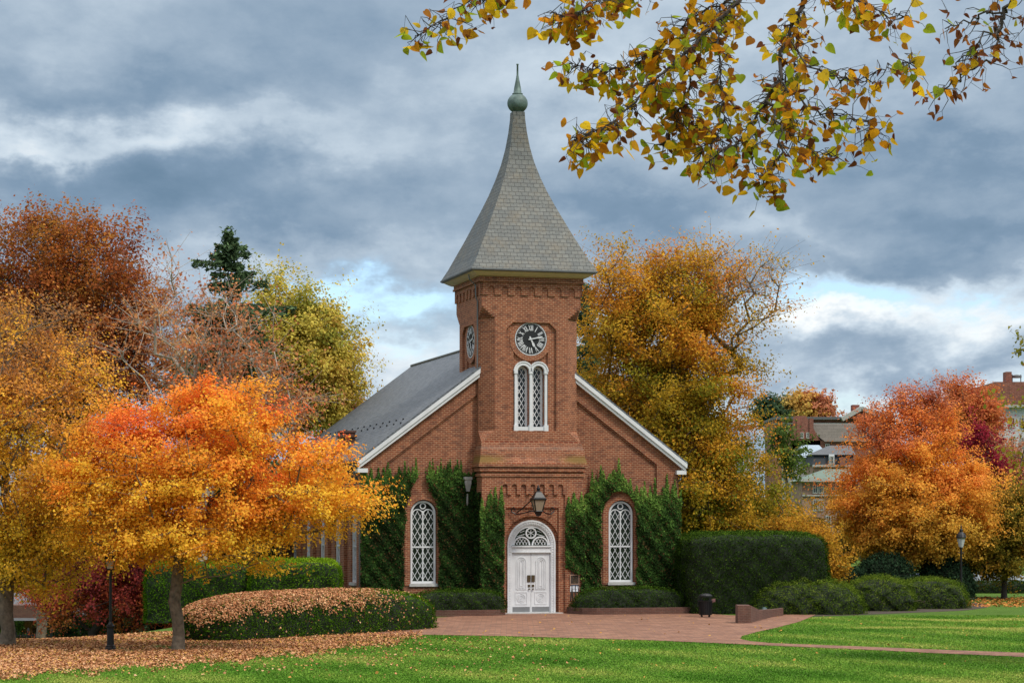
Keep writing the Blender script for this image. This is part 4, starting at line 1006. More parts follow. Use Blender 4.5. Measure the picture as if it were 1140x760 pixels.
grow('dogwood_tree', 'nearly bare pinkish tree with pale branches in front of the conifer', 98, 225, [(225,400,95,80,0), (196,345,44,50,0,.45), (262,376,56,50,0,.4), (320,450,56,46,0,.6), (255,460,100,50,0,.8), (195,320,26,38,0,.3)], ncl=210, lpc=60, crad=.85, leaf=.14,
     pal=PINK, trunk_r=.26, bole=3, seed=105, tvar=.2, twigs=5, bark=BARKL, up=.9, outb=.45, tip=.016, dens=lambda x, y: .45 if y < 340 else .9 if y < 430 else 1.4, leader=.6)
grow('poplar_tree', 'yellow green tree just left of the chapel roof', 124, 318, [(335,390,52,56,0), (318,345,28,42,0,.6), (358,400,40,48,0,1.2), (372,420,22,26,-1,.5), (318,424,44,54,0,.7), (322,330,18,18,0,.25), (345,450,36,36,0,.5)], ncl=260, lpc=330, crad=.9, leaf=.155, gain=1.05, desat=.12,
     pal=YEL, trunk_r=.3, bole=4, seed=106, tvar=.2, twigs=6, tf=lambda x, y: .45 + .15*np.sin(x/11)*np.sin(y/13) + (y-400)/300, outb=.5)
grow('beech_tree', 'great golden beech with a bare twiggy top rising right of the tower', 118, 790, [(745,370,82,82,0), (700,330,44,56,0,.6), (790,350,70,72,0,.8), (730,460,88,80,0), (766,500,86,92,0,1.1), (770,560,120,60,0), (836,580,60,48,0,.7), (745,300,56,36,0,.5), (830,318,46,60,0,.5), (690,420,40,80,0,.6)],
     ncl=680, lpc=470, crad=1.0, fl=.55, leaf=.13, pal=GOLD, trunk_r=.5, bole=3.5, seed=107, tvar=.17, twigs=7, bark=BARK, tf=lambda x, y: .56 - (y-300)/700 + .14*np.sin(x/23)*np.sin(y/19), up=.8,
     dens=lambda x, y: (.10 if (x > 800 and y < 345 - (x-800)*.1) else .34 if x > 790 and y < 400 else .62 if y < 340 else 1.1), tip=.013, outb=.46, leader=.8)
grow('maple_tree', 'full round orange maple with a russet thinning top behind the junipers', 119, 1030, [(1018,560,88,60,0,1.2), (976,572,44,46,0,.6), (1065,570,46,52,0,.7), (1010,500,58,52,0), (1015,460,44,26,0,.5), (1030,604,66,24,0,.5), (962,596,28,24,0,.3)],
     ncl=420, lpc=420, crad=.78, fl=.5, leafsp=.7, leaf=.118, gain=1.25, pal=[(204,160,44), (224,160,42), (228,144,40), (214,120,46), (168,96,70)], trunk_r=.24, bole=1.9, seed=108, tvar=.13, desat=.08, tf=lambda x, y: .14 + (565-y)/165 + .12*np.sin(x/17)*np.sin(y/15) + np.abs(x-1020)/480, outb=.42,
     dens=lambda x, y: .7 if y < 500 else 1.1, leader=.75)
grow('maple_tree', 'red orange maple crown behind the round orange maple', 165, 1078, [(1078,462,34,36,0), (1060,478,26,30,0,.6), (1096,480,24,34,0,.6)], ncl=130, lpc=300, crad=.9, leaf=.16, pal=[(206,142,70), (204,120,64), (196,102,62), (180,84,62)], trunk_r=.28, bole=4, seed=109, tvar=.2)
grow('sumac_tree', 'crimson tree sloping down behind the round orange maple', 142, 1110, [(1086,498,22,24,0,.8), (1102,528,26,26,0), (1118,560,26,24,0), (1132,590,26,26,0,.7), (1100,560,30,36,.5,.7)], ncl=150, lpc=240, crad=.75, leaf=.14, pal=[(92,34,40), (126,30,46), (160,36,56), (176,52,66)], trunk_r=.2, bole=2, seed=110, tvar=.2, gain=1.1)
for nm, lab, px_, ee, sd_ in (('linden_tree', 'small olive green tree just right of the right lamp post', 1081, [(1086,605,34,34,0), (1075,580,24,30,0,.6), (1100,590,26,34,0,.7)], 111), ('linden_tree', 'small olive green tree nearest the right edge of the lawn', 1118, [(1122,605,32,34,0), (1135,580,26,36,0,.7), (1110,620,24,20,0,.5)], 112)):
    grow(nm, lab, 121.5 if sd_ == 111 else 120, px_, ee, ncl=150, lpc=260, crad=.65, leaf=.125, pal=[(84,88,32), (120,112,34), (160,130,38), (176,120,40)], trunk_r=.15, bole=2, seed=sd_, tvar=.18, group='olive green young trees at the right', bark=BARKD)
grow('sycamore_tree', 'yellow green branches reaching in at the right edge above the roofs', 64, 1205, [(1225,400,62,40,0), (1222,470,66,44,0), (1134,449,24,13,-.5,.14), (1150,498,26,24,-.3,.2), (1245,520,70,60,0,.8), (1146,390,20,16,0,.2), (1235,360,60,50,0,.6)], ncl=330, lpc=75, crad=.5, leaf=.14, pal=[(96,112,34), (150,142,40), (184,154,44), (176,120,44)], trunk_r=.24, bole=3.5, seed=113, tvar=.2, twigs=6)
grow('cherry_tree', 'pale salmon tree in front of the white building at the right edge', 150, 1128, [(1128,530,22,36,0), (1118,510,16,24,0,.6), (1140,560,24,30,0,.6)], ncl=120, lpc=60, crad=.7, leaf=.18, pal=[(180,130,96), (196,132,90), (190,112,80)], trunk_r=.16, bole=3, seed=114, tvar=.2, twigs=9, bark=BARKL)
grow('birch_tree', 'golden bush tree between the tall hedge and the orange maple', 112, 905, [(890,612,32,28,0), (925,626,18,18,0,.3)], ncl=120, lpc=280, crad=.65, leaf=.12, pal=[(120,110,30), (178,138,30), (196,142,34), (180,112,34)], trunk_r=.12, bole=1, seed=115, tvar=.18)
grow('locust_tree', 'thin green tree in front of the town houses', 150, 878, [(872,492,8,24,0), (880,510,10,18,0,.5)], ncl=36, lpc=80, crad=.7, leaf=.2, pal=[(60,84,40), (90,110,46), (130,128,44)], trunk_r=.12, bole=4, seed=116, tvar=.2)
grow('maple_tree', 'small russet tree showing above the chapel roof at its left end', 155, 388, [(385,462,22,18,0), (372,478,14,16,0,.5), (400,480,22,16,0,.5)], ncl=90, lpc=110, crad=.8, leaf=.22, pal=[(92,84,44), (140,84,50), (156,80,48)], trunk_r=.18, bole=3, seed=117, tvar=.2)
for lab, px_, ee, pl_, sd_ in (('distant yellow tree on the skyline beyond the town roofs', 888, [(888,456,13,11,0), (880,460,8,9,0,.5)], [(190,160,70), (206,170,84), (196,150,70)], 118), ('distant orange red tree on the skyline beyond the town roofs', 908, [(909,456,11,11,0)], [(200,140,96), (196,124,90), (184,116,86)], 119), ('distant golden tree between the yellow and the orange red one on the skyline', 898, [(898,457,9,11,0)], [(200,150,70), (206,160,80)], 120), ('distant dark green tree on the skyline beside the golden beech', 858, [(858,458,12,10,0)], [(60,84,60), (70,92,66), (80,100,66)], 121)):
    grow('skyline_tree', lab, 430, px_, ee, ncl=70, lpc=90, crad=1.5, leaf=.6, pal=pl_, trunk_r=.3, bole=8, seed=sd_, tvar=.25, bz=0, group='trees on the skyline behind the town')

# conifers
def conifer(label, d, px_, ytop, ybot, wpx, seed, pal=EVER, gain=1., z0=None, sparse=.8):
    r = np.random.default_rng(seed); x = (px_-570)/F*d; zg = gzf(x, d) if z0 is None else z0
    root = empty('spruce_tree', (x, d, zg), label, 'tree', group='dark conifers'); H = P(px_, ytop, d).z - zg; R = wpx/2/F*d
    b = MB(); b.tube([(0,0,-.1), (.05,.02,H*.4), (0,.04,H*.75), (0,0,H)], [.32, .20, .07, .01], 8); b.build('trunk', BARKD, root)
    A_, B_, C, T = [], [], [], []
    z = 1.2
    while z < H-.2:
        u = z/H; ln = R*(1-u)**.68*r.uniform(.7, 1.15) + .25; nb_ = 7 if u < .8 else 5; a0 = r.uniform(0, 6.28)
        for k in range(nb_):
            if r.random() > sparse: continue
            a = a0 + k*6.283/nb_ + r.normal()*.2; l = ln*r.uniform(.35, 1.25); dr = np.array([math.cos(a), math.sin(a), .25 - .55*(1-u)])
            p0 = np.array([0, 0, z]); p1 = p0 + dr*l + [0, 0, -.08*l]; A_.append(p0); B_.append(p1)
            m = int(40 + l*75); s_ = r.uniform(.12, 1.05, m); side = np.array([-dr[1], dr[0], 0])
            C.append(p0 + np.outer(s_, p1-p0) + side*(r.normal(size=(m, 1))*.26*l*(1.1-s_[:, None])) + [0, 0, 1]*(-np.abs(r.normal(size=(m, 1)))*.22)); T.append(np.tile(dr, (m, 1)) + r.normal(size=(m, 3))*.6 + [0, 0, -.3])
        z += r.uniform(.3, .55)
    A_, B_ = np.array(A_), np.array(B_); frusta('branches', A_, B_, np.full(len(A_), .045), np.full(len(A_), .012), BARKD, root, 4)
    C.append(np.stack([r.normal(size=260)*.16, r.normal(size=260)*.16, H - r.uniform(-.1, 2.0, 260)], 1)); T.append(r.normal(size=(260, 3)) + [0, 0, .6])
    C = np.concatenate(C); T = np.concatenate(T); N = len(C); nv = r.normal(size=(N, 3)) + [0, 0, .8]; nvn = nrm(nv); T = T - nvn*np.sum(T*nvn, 1)[:, None]
    leaves('needles', C, nv, r.uniform(.22, .42, N), pal_lookup(pal, .42 + r.normal(size=N)*.2)*gain, HEDGE, root, asp=.36, T=T, r=r)
conifer('dark conifer with a ragged top among the left trees', 118, 254, 255, 520, 270, 51, gain=2.8)
conifer('dark conifer half hidden behind the right side of the tower', 132, 652, 318, 560, 120, 52, gain=2.6)

# evergreen shrubs and masses behind
BG = 'dark evergreen shrubs closing the left background'
for k, (lab, px_, d, wx, h, z) in enumerate((('dark evergreen shrub behind the maple trunk', 196, 106, 44, 3.6, None), ('dark evergreen shrub behind the iron fence at the far left', -8, 150, 60, 5.2, None), ('dark low evergreen shrub left of the red tree trunk', 78, 128, 60, 2.0, None), ('dark low evergreen shrub right of the red tree trunk', 150, 126, 80, 2.2, None), ('dark evergreen shrub behind the long dim hedge', 250, 118, 110, 4.2, None))):
    x = (px_-570)/F*d; shrub('evergreen_shrub', lab, 'shrub', (x, d), wx/2/F*d, 1.8, h, e=3, ez=2.8, amp=.2, wl=1.6, pal=YEW, dens=330, leaf=.12, asp=.5, seed=60+k, t0=.3, group=BG, shell=.2)
for k, (lab, px_, d, wx, h) in enumerate((('dark rhododendron under the left side of the round orange maple', 985, 116, 70, 2.35), ('dark rhododendron right of the round orange maple trunk', 1052, 118, 60, 2.2), ('small dark rhododendron beside the golden bush tree', 945, 115, 40, 1.7))):
    x = (px_-570)/F*d; shrub('rhododendron', lab, 'shrub', (x, d), wx/2/F*d, 1.5, h, e=2.6, ez=2.5, amp=.22, wl=1.3, pal=[(20,32,24), (34,52,36), (52,74,50), (78,100,66)], dens=300, leaf=.15, asp=.4, seed=70+k, t0=.4, group='rhododendrons under the orange maple', shell=.22)
x, d = (1130-570)/F*130, 130
shrub('hedge', 'low dark hedge along the car park at the right edge', 'hedge', (x, d), 3.4, .8, .62, e=6, ez=6, pal=YEW, dens=420, leaf=.09, seed=81, t0=.4, group=HG)
def woods(name, label, seed, xr, dr_, hr, n, pal, gain=1):
    r = np.random.default_rng(seed); C = []; cc = []
    for k in range(n):
        x = r.uniform(*xr); y = r.uniform(*dr_); h = r.uniform(*hr); R = h*.33; z0 = gzf(x, y); m = 900
        dd = nrm(r.normal(size=(m, 3)))*r.uniform(.2, 1, (m, 1))**.5; p = np.array([x, y, z0 + h*.5]) + dd*[R, R, h*.5]; C.append(p); cc.append(np.full(m, r.uniform(.1, .9)))
    C = np.concatenate(C); t_ = np.concatenate(cc); N = len(C)
    o = leaves(name, C, r.normal(size=(N, 3)) + [0, 0, .4], r.uniform(.4, .8, N), pal_lookup(pal, t_ + r.normal(size=N)*.12)*gain, LEAF, None, r=r)
    return tag(o, label, 'woodland', kind='stuff')
woods('far_wood', 'mass of dull green and rusty trees far behind the left lawn', 91, (-75, -16), (165, 215), (8, 13), 60, [(40,50,30), (70,64,34), (100,72,38), (60,66,36)])
woods('far_wood', 'mass of dull autumn trees at the foot of the town on the right', 92, (26, 110), (190, 250), (3, 5), 46, [(54,62,36), (96,84,42), (120,84,46), (70,76,44)])

# ------------------------------------------------------------------ grass blades on the visible lawn
r = np.random.default_rng(190); N = 560000
x = r.uniform(-24, 27, N); d = 56.5 + 42*r.uniform(0, 1, N)**1.35; px = 570 + x/d*F; py = HY + HC*F/d
pz = np.array([G(*q) for q in near + far_]); ok = ~inpoly(x, d, [tuple(q) for q in pz]) & (px > -20) & (px < 1160) & ~((px < 818) & (py < 706)) & ~((px >= 900) & (py < np.interp(px, [900, 960, 1080, 1140], [687, 686, 681, 678])))
ok &= ~((px < 470) & (py < np.interp(px, [0, 130, 260, 400, 470], [742, 736, 724, 712, 706])))
x, d, px, py = (q[ok] for q in (x, d, px, py)); N = len(x)
h = r.uniform(.015, .042, N); a = r.uniform(0, 3.14, N); wv = np.stack([np.cos(a), np.sin(a), 0*a], 1)*r.uniform(.012, .03, N)[:, None]
p = np.stack([x, d, np.full(N, -.003)], 1); lean = np.stack([r.normal(size=N)*.02, r.normal(size=N)*.02, h], 1)
patch = .5 + .22*np.sin(x*.55 + 1)*np.sin(d*.35) + .15*np.sin(x*1.7 + d*.9) + .14*np.sin(x*.3 - d*.8)
tt = patch + r.normal(size=N)*.12
e = lambda y0, sl, wd: np.exp(-((d - y0 - sl*x)/wd + .5*np.sin(x*1.1))**2)
tt += (e(88.2, -.10, .8)*sstep(11, 14, x) + e(94.3, -.02, 1.2)*sstep(14.5, 17, x))*.8
col = pal_lookup([(70,114,34), (88,132,44), (108,148,54), (136,162,66), (176,178,92)], tt)*r.uniform(.85, 1.12, (N, 1))
tag(quads('grass', np.stack([p - wv, p + wv, p + wv*.35 + lean, p - wv*.35 + lean], 1), col, HEDGE), 'short green blades of the mown lawn', 'grass', kind='stuff')

# ------------------------------------------------------------------ leaf litter
r = np.random.default_rng(200)
N = 420000; d = HC*F/(r.uniform(1/ (59-.0), 1/80.0, N)**-1*0 + 1) if False else r.uniform(57.5, 84, N); x = r.uniform(-22, 2, N)
px = 570 + x/d*F; py = HY + (HC - gz(x, d))*F/d
edge = np.interp(px, [-60, 0, 60, 130, 200, 260, 330, 400, 440, 480, 520], [756, 754, 750, 746, 741, 735, 728, 721, 716, 709, 700])
wig = 2.2*np.sin(px/13) + 1.5*np.sin(px/5.3+1)
den = sstep(5, -8, py - edge - wig)*np.interp(px, [380, 440, 475, 500], [1, .62, .3, 0])
den *= np.interp(py, [700, 712, 722, 730], [.5, .55, .85, 1])
den = np.maximum(den, .018*sstep(640, 380, px)*sstep(765, 720, py) + .003)
patch = .62 + .35*np.sin(x*1.9 + d*.7)*np.sin(d*1.3 + x) + .3*np.sin(x*.8 - d*.5)*np.sin(d*.6 + 2)
ok = (r.random(N) < den*patch) & ~((px > 470) & (py < 710))
x, d, px, py = x[ok], d[ok], px[ok], py[ok]; N = len(x)
t = r.beta(2.2, 1.9, N) - .06*(py < 718)
col = pal_lookup(LP, t)*r.uniform(.7, 1.15, (N, 1)); y_ = (r.random(N) < .12); col[y_] = lin(206, 160, 84)
tag(leaves('leaf_litter', np.stack([x, d, gz(x, d) + r.uniform(.012, .05, N)], 1), r.normal(size=(N, 3))*.38 + [0, 0, 1], r.uniform(.035, .12, N), col, LITTER, None, asp=.8, fold=.35, r=r), 'tan and salmon fallen leaves carpeting the ground under the maples', 'leaves', kind='stuff')
N = 5200; x = r.uniform(14, 34, N); d = r.uniform(108, 122, N); px = 570 + x/d*F
ok = (px > 1050) | (r.random(N) < .25); x, d = x[ok], d[ok]; N = len(x)
tag(leaves('leaf_litter', np.stack([x, d, r.uniform(.012, .05, N)], 1), r.normal(size=(N, 3))*.38 + [0, 0, 1], r.uniform(.10, .17, N), pal_lookup([(150,90,50), (190,120,60), (206,150,70)], r.random(N)), LITTER, None, asp=.8, r=r), 'orange brown fallen leaves under the small trees by the car park', 'leaves', kind='stuff')
N = 260; x = r.uniform(-6, 22, N); d = r.uniform(58, 98, N)
tag(leaves('leaf_litter', np.stack([x, d, r.uniform(.03, .06, N)], 1), r.normal(size=(N, 3))*.4 + [0, 0, 1], r.uniform(.06, .12, N), pal_lookup([(170,120,60), (206,160,80)], r.random(N)), LITTER, None, asp=.8, r=r), 'few stray yellow leaves scattered over the open lawn and paving', 'leaves', kind='stuff')

# ------------------------------------------------------------------ lamps, bin, fixtures
x, d = G(123, 724.2)
lp = empty('street_lamp', (x, d, 0), 'black lamp post with a square tapered lantern, standing in the leaf litter at left', 'lamp')
b = MB(); b.lathe([(.17,0), (.17,.10), (.145,.13), (.15,.16), (.115,.20), (.105,.72), (.13,.76), (.13,.80), (.085,.84), (.05,.92)], seg=16); b.build('base', DARKMETAL, lp)
b = MB(); b.lathe([(.05,.9), (.044,2.45), (.06,2.47), (.06,2.5), (.045,2.52), (.05,2.56)], seg=12); b.tube([(-.19,0,2.27), (.19,0,2.27)], .014, 6); b.build('post', DARKMETAL, lp)
sq4 = lambda h, z: [(h*sx, h*sy, z) for sx, sy in ((-1,-1),(1,-1),(1,1),(-1,1))]
b = MB(); b.loft([sq4(.10,2.55), sq4(.11,2.60)])
for sx, sy in ((-1,-1),(1,-1),(1,1),(-1,1)): b.bar((.10*sx,.10*sy,2.58), (.16*sx,.16*sy,2.88), .022, .022)
b.build('lantern_frame', DARKMETAL, lp)
b = MB(); b.loft([sq4(.092,2.6), sq4(.152,2.87)]); b.build('glass', simple('frosted_glass', (.45,.44,.38), .3), lp)
b = MB(); b.loft([sq4(.19,2.87), sq4(.19,2.90), sq4(.10,3.06), sq4(.05,3.09)]); b.lathe([(.04,3.08), (.05,3.11), (.015,3.16)], seg=8); b.build('cap', DARKMETAL, lp)
x, d = (1070-570)/F*113, 113
lp = empty('street_lamp', (x, d, 0), 'black lamp post with a domed round lantern and finial behind the junipers at right', 'lamp')
b = MB(); b.lathe([(.17,0), (.17,.12), (.13,.2), (.11,.8), (.07,.9)], seg=16); b.build('base', DARKMETAL, lp)
b = MB(); b.lathe([(.06,.88), (.05,2.72), (.08,2.74), (.08,2.80), (.05,2.84)], seg=12); b.tube([(-.15,0,2.55), (.15,0,2.55)], .02, 6); b.build('post', DARKMETAL, lp)
b = MB(); b.lathe([(.10,2.83), (.12,2.90), (.22,3.30)], seg=8); b.build('glass', simple('frosted_globe', (.5,.52,.52), .25), lp)
b = MB(); b.lathe([(.25,3.29), (.27,3.33), (.22,3.46), (.12,3.58), (.07,3.62), (.09,3.68), (.07,3.74), (.03,3.78), (.05,3.84), (.012,3.95)], seg=16); b.build('cap', DARKMETAL, lp)

x, d = G(785.5, 687)
tb = empty('litter_bin', (x, d, .02), 'black round slatted litter bin with a hooded lid by the right planter', 'bin')
b = MB(); b.lathe([(.25,.10), (.26,.12), (.27,.60), (.275,.66), (.26,.67)], seg=20)
for i in range(20):
    a = 2*math.pi*i/20; b.bar((.265*math.cos(a), .265*math.sin(a), .10), (.285*math.cos(a), .285*math.sin(a), .66), .035, .014, (math.cos(a), math.sin(a), 0))
b.build('body', DARKMETAL, tb)
b = MB(); b.lathe([(.295,.66), (.30,.70), (.26,.71)], seg=20)
for a in (.6, 2.5, 3.9, 5.5): b.bar((.24*math.cos(a), .24*math.sin(a), .68), (.24*math.cos(a), .24*math.sin(a), .92), .09, .02, (math.cos(a), math.sin(a), 0))
b.lathe([(.29,.86), (.29,.92), (.25,.97), (.12,1.01), (.01,1.02)], seg=20); b.build('lid', DARKMETAL, tb)
for a in (.8, 2.4, 3.9, 5.5):
    b = MB(); b.bar((.22*math.cos(a), .22*math.sin(a), 0), (.24*math.cos(a), .24*math.sin(a), .14), .04, .04); b.build('foot', DARKMETAL, tb)
b = MB(); b.bar((-.34,-.05,.45), (-.31,-.05,.9), .03, .03); b.bar((-.33,-.05,.88), (-.22,-.05,.9), .025, .025); b.bar((-.34,-.05,.46), (-.26,-.05,.46), .025, .025); b.build('handle', DARKMETAL, tb)
b = MB(); b.loft([[(.24,.02,.60), (.42,-.03,.66), (.42,-.02,.66), (.24,.03,.60)], [(.26,-.06,.78), (.41,-.09,.80), (.41,-.08,.80), (.26,-.05,.78)]])
tag(b.build('flyer', simple('pink_flyer', (.50,.30,.30), .7)), 'pinkish paper flyer sticking out of the side of the litter bin', 'flyer').location = (x, d, .02)
x, d = G(851, 686)
fl_ = empty('ground_floodlight', (x, d, 0), 'small greenish domed floodlight behind the brick wing wall', 'light')
b = MB(); b.lathe([(.05,0), (.05,.18), (.11,.2), (.14,.28), (.12,.36), (.06,.41), (.01,.42)], seg=14); b.build('housing', simple('green_housing', (.03,.07,.06), .4), fl_)
b = MB(); b.lathe([(.10,-.02), (.09,.01), (.02,.02)], seg=12); o = b.build('lens', simple('pale_lens', (.10,.14,.14), .2), fl_); o.location = (.0, -.12, .30); o.rotation_euler = (1.3, 0, 0)
x, d = G(924.5, 683)
ub = empty('utility_box', (x, d-.75, 0), 'small pale grey utility box on a stake in front of the broad juniper', 'box')
b = MB(); b.loft([[(-.13,-.06,.22), (.13,-.06,.22), (.13,.06,.22), (-.13,.06,.22)], [(-.14,-.07,.42), (.14,-.07,.42), (.14,.07,.42), (-.14,.07,.42)], [(-.12,-.05,.45), (.12,-.05,.45), (.12,.05,.45), (-.12,.05,.45)]]); b.build('body', simple('pale_grey_plastic', (.30,.34,.38), .5), ub)
b = MB(); b.box(-.03,-.02,-.05,.03,.02,.24); b.build('stake', DARKMETAL, ub)
x, d = (1127-570)/F*131, 131
sg_ = empty('parking_sign', (x, d, 0), 'small pale blue parking sign on a thin post by the far hedge', 'sign')
b = MB(); b.tube([(0,0,0),(0,0,1.75)], .03, 6); b.build('post', DARKMETAL, sg_)
b = MB(); b.box(-.2,-.05,1.25,.2,-.02,1.8); b.build('panel', simple('pale_blue_sign', (.35,.48,.62), .5), sg_)

# iron fence and brown brick building at far left
xa, xb, d = (-20-570)/F*112, (57-570)/F*112, 112
z0 = gzf((xa+xb)/2, d); fn = empty('iron_fence', (xa, d, z0), 'black iron picket fence behind the left maple trunk', 'fence')
b = MB(); b.box(0,-.02,.15,xb-xa,.02,.2); b.box(0,-.02,.95,xb-xa,.02,1.0); b.build('rail', DARKMETAL, fn)
b = MB(); n_ = 22
for i in range(n_+1):
    x = i*(xb-xa)/n_; b.box(x-.02,-.015,.0,x+.02,.015,1.12)
tag(b.build('picket', DARKMETAL, fn), kind='stuff')
for i in range(4):
    x = i*(xb-xa)/3; b = MB(); b.box(x-.06,-.05,-.1,x+.06,.05,1.25); b.loft([[(x-.06,-.05,1.25),(x+.06,-.05,1.25),(x+.06,.05,1.25),(x-.06,.05,1.25)], [(x-.01,-.01,1.38),(x+.01,-.01,1.38),(x+.01,.01,1.38),(x-.01,.01,1.38)]]); b.build('post', DARKMETAL, fn)

# ------------------------------------------------------------------ cars
def car(label, px_, d, paint, rz=0):
    root = empty('parked_car', ((px_-570)/F*d, d, 0), label, 'car', rz, group='cars parked beyond the low hedge')
    b = MB(); sec = [(-2.2,.45,.62,.72), (-2.12,.3,.86,.82), (-1.3,.25,.95,.88), (-.4,.25,.98,.9), (1.0,.25,.98,.9), (1.9,.28,.92,.86), (2.2,.4,.7,.76)]
    b.loft([[(x, -w, z0_), (x, -w*1.02, (z0_+z1)/2), (x, -w*.94, z1), (x, w*.94, z1), (x, w*1.02, (z0_+z1)/2), (x, w, z0_)] for x, z0_, z1, w in sec]); b.build('body', paint, root)
    b = MB(); b.loft([[(x, -w, z), (x, w, z), (x*.0+x2, w*.82, z2), (x2, -w*.82, z2)] for x, w, z, x2, z2 in ((-1.2,.84,.94,-.55,1.40), (-.5,.86,.965,-.35,1.44), (1.2,.86,.965,.9,1.44), (1.75,.82,.92,1.25,1.36))]); b.build('roof', paint, root)
    b = MB()
    for s_ in (-1, 1): b.loft([[(-.95, s_*.862, .98), (1.4, s_*.862, .98), (1.05, s_*.745, 1.37), (-.42, s_*.745, 1.37)], [(-.95, s_*.84, .98), (1.4, s_*.84, .98), (1.05, s_*.72, 1.37), (-.42, s_*.72, 1.37)]])
    b.build('side_window', GLASS, root)
    for sx in (-1.35, 1.35):
        for sy in (-.82, .82):
            b = MB(); b.loft([[(sx+.33*math.cos(a), sy+w, .33+.33*math.sin(a)) for a in np.linspace(0, 6.283, 18, endpoint=False)] for w in (-.1, .1)]); w_ = b.build('wheel', simple('tyre', (.02,.02,.02), .8) if 'tyre' not in bpy.data.materials else bpy.data.materials['tyre'], root)
            b = MB(); b.loft([[(sx+.2*math.cos(a), sy+w, .33+.2*math.sin(a)) for a in np.linspace(0, 6.283, 14, endpoint=False)] for w in (-.11, .11)]); b.build('rim', STEELP, w_)
    for sy in (-.6, .6):
        b = MB(); b.loft([[(-2.21, sy-.16, .62), (-2.21, sy+.16, .62), (-2.15, sy+.16, .78), (-2.15, sy-.16, .78)], [(-2.0, sy-.16, .62), (-2.0, sy+.16, .62), (-2.0, sy+.16, .78), (-2.0, sy-.16, .78)]]); b.build('headlight', PAPER, root)
    return root
def paint(n, c):
    m, t, b = mat(n); b.inputs['Base Color'].default_value = (*c, 1); b.inputs['Metallic'].default_value = .4; b.inputs['Roughness'].default_value = .3; b.inputs['Coat Weight'].default_value = .6; return m
car('silver car parked beyond the low hedge, nearer the right edge', 1100, 136, paint('silver_paint', (.5,.52,.55)), .05)
car('dark blue car parked beyond the low hedge, nearer the orange maple', 1052, 140, paint('blue_paint', (.10,.14,.22)), -.04)

# ------------------------------------------------------------------ town on the hill
GREYW = simple('grey_stucco', (.36,.36,.36), .8); MANS = simple('black_mansard', (.02,.024,.03), .7); BLUEROOF = simple('pale_blue_metal_roof', (.30,.37,.43), .6)
GREENROOF = simple('green_copper_roof', (.13,.18,.14), .7); BROWNROOF = slatemat('brown_shingle', (.095,.08,.06), (.13,.108,.085), (.1,.08,.07), .9, .5); WHITEB = brickmat('white_brick', (.55,.55,.56), (.62,.62,.62), (.5,.5,.5), bw=.4, rh=.15, dark=(.4,.4,.42)); GREYROOF = simple('grey_roof', (.10,.105,.11), .7); TRIM = simple('pale_trim', (.40,.39,.36), .7)
def blg(label, x0p, x1p, ytop, d, depth, m, seed=0):
    x0 = (x0p-570)/F*d; x1 = (x1p-570)/F*d; zt = P(0, ytop, d).z
    root = empty('town_building', ((x0+x1)/2, d, 0), label, 'building', group='town buildings on the hill at the right')
    w = (x1-x0)/2; b = MB(); b.box(-w, 0, -1, w, depth, zt); b.build('wall', m, root)
    return root, w, zt
def win(root, px_, py, wpx, hpx, d, y=0):
    X = (px_-570)/F*d - root.location.x; Z = P(0, py, d).z; w, h = wpx/2/F*d, hpx/2/F*d
    b = MB(); t_ = .12
    b.prism([(X-w-t_, Z-h-t_), (X+w+t_, Z-h-t_), (X+w+t_, Z+h+t_), (X-w-t_, Z+h+t_)], [[(X-w, Z-h), (X+w, Z-h), (X+w, Z+h), (X-w, Z+h)]], (0,y,0), (1,0,0), (0,1,0), -.12, .01)
    b.bar((X-w, y-.05, Z), (X+w, y-.05, Z), .08, .08); b.bar((X, y-.05, Z-h), (X, y-.05, Z+h), .08, .08)
    o = b.build('window', TRIM, root); b = MB(); b.box(X-w, y-.03, Z-h, X+w, y+.02, Z+h); b.build('pane', GLASS, o)
def band(root, name, x0p, x1p, y0p, y1p, d, m, out=.3, dep=None):
    x0 = (x0p-570)/F*d - root.location.x; x1 = (x1p-570)/F*d - root.location.x; b = MB(); b.box(x0, -out, P(0, y1p, d).z, x1, dep or .5, P(0, y0p, d).z); return b.build(name, m, root)
D = 380
rt, w, zt = blg('long flat roofed brick building with a pediment at the back of the town', 862, 985, 466, D, 14, TOWNB)
band(rt, 'cornice', 861, 986, 464, 467, D, GREYROOF, .8, 14.5); band(rt, 'cornice', 862, 985, 470.5, 472, D, TRIM, .25)
for px_ in (875.5, 885.5, 922, 934, 972): win(rt, px_, 477, 4.5, 8, D)
X0, X1 = (940-570)/F*D - rt.location.x, (986-570)/F*D - rt.location.x
b = MB(); b.prism([(X0, P(0,466,D).z), (X1, P(0,466,D).z), ((X0+X1)/2-.8, P(0,455.5,D).z)], [], (0,0,0), (1,0,0), (0,1,0), -1.2, 14); b.build('pediment', simple('red_pediment', (.25,.05,.05), .7), rt)
for sgn, xe in ((1, X0), (-1, X1)):
    b = MB(); b.bar((xe-.6*sgn, -.6, P(0,467,D).z), ((X0+X1)/2-.8, -.6, P(0,454.8,D).z), 2.2, .7, (0,0,1)); b.build('raking_cornice', TRIM, rt)
band(rt, 'chimney', 953, 961, 449, 460, D, TOWNB, -4, 6)
D = 340
rt, w, zt = blg('brick gabled house with twin chimneys and a brown shingle roof', 881, 990, 490, D, 11, TOWNB)
X0, X1 = (881-570)/F*D - rt.location.x, (906-570)/F*D - rt.location.x; XE = (990-570)/F*D - rt.location.x
b = MB(); zb, zr = P(0,490,D).z, P(0,471.5,D).z
b.add([(X0,0,zb), (X0,11,zb), (X0+1.2,5.5,zr), (X1,0,zb), (X1,0,zb)], [(0,1,2)]); b = MB()
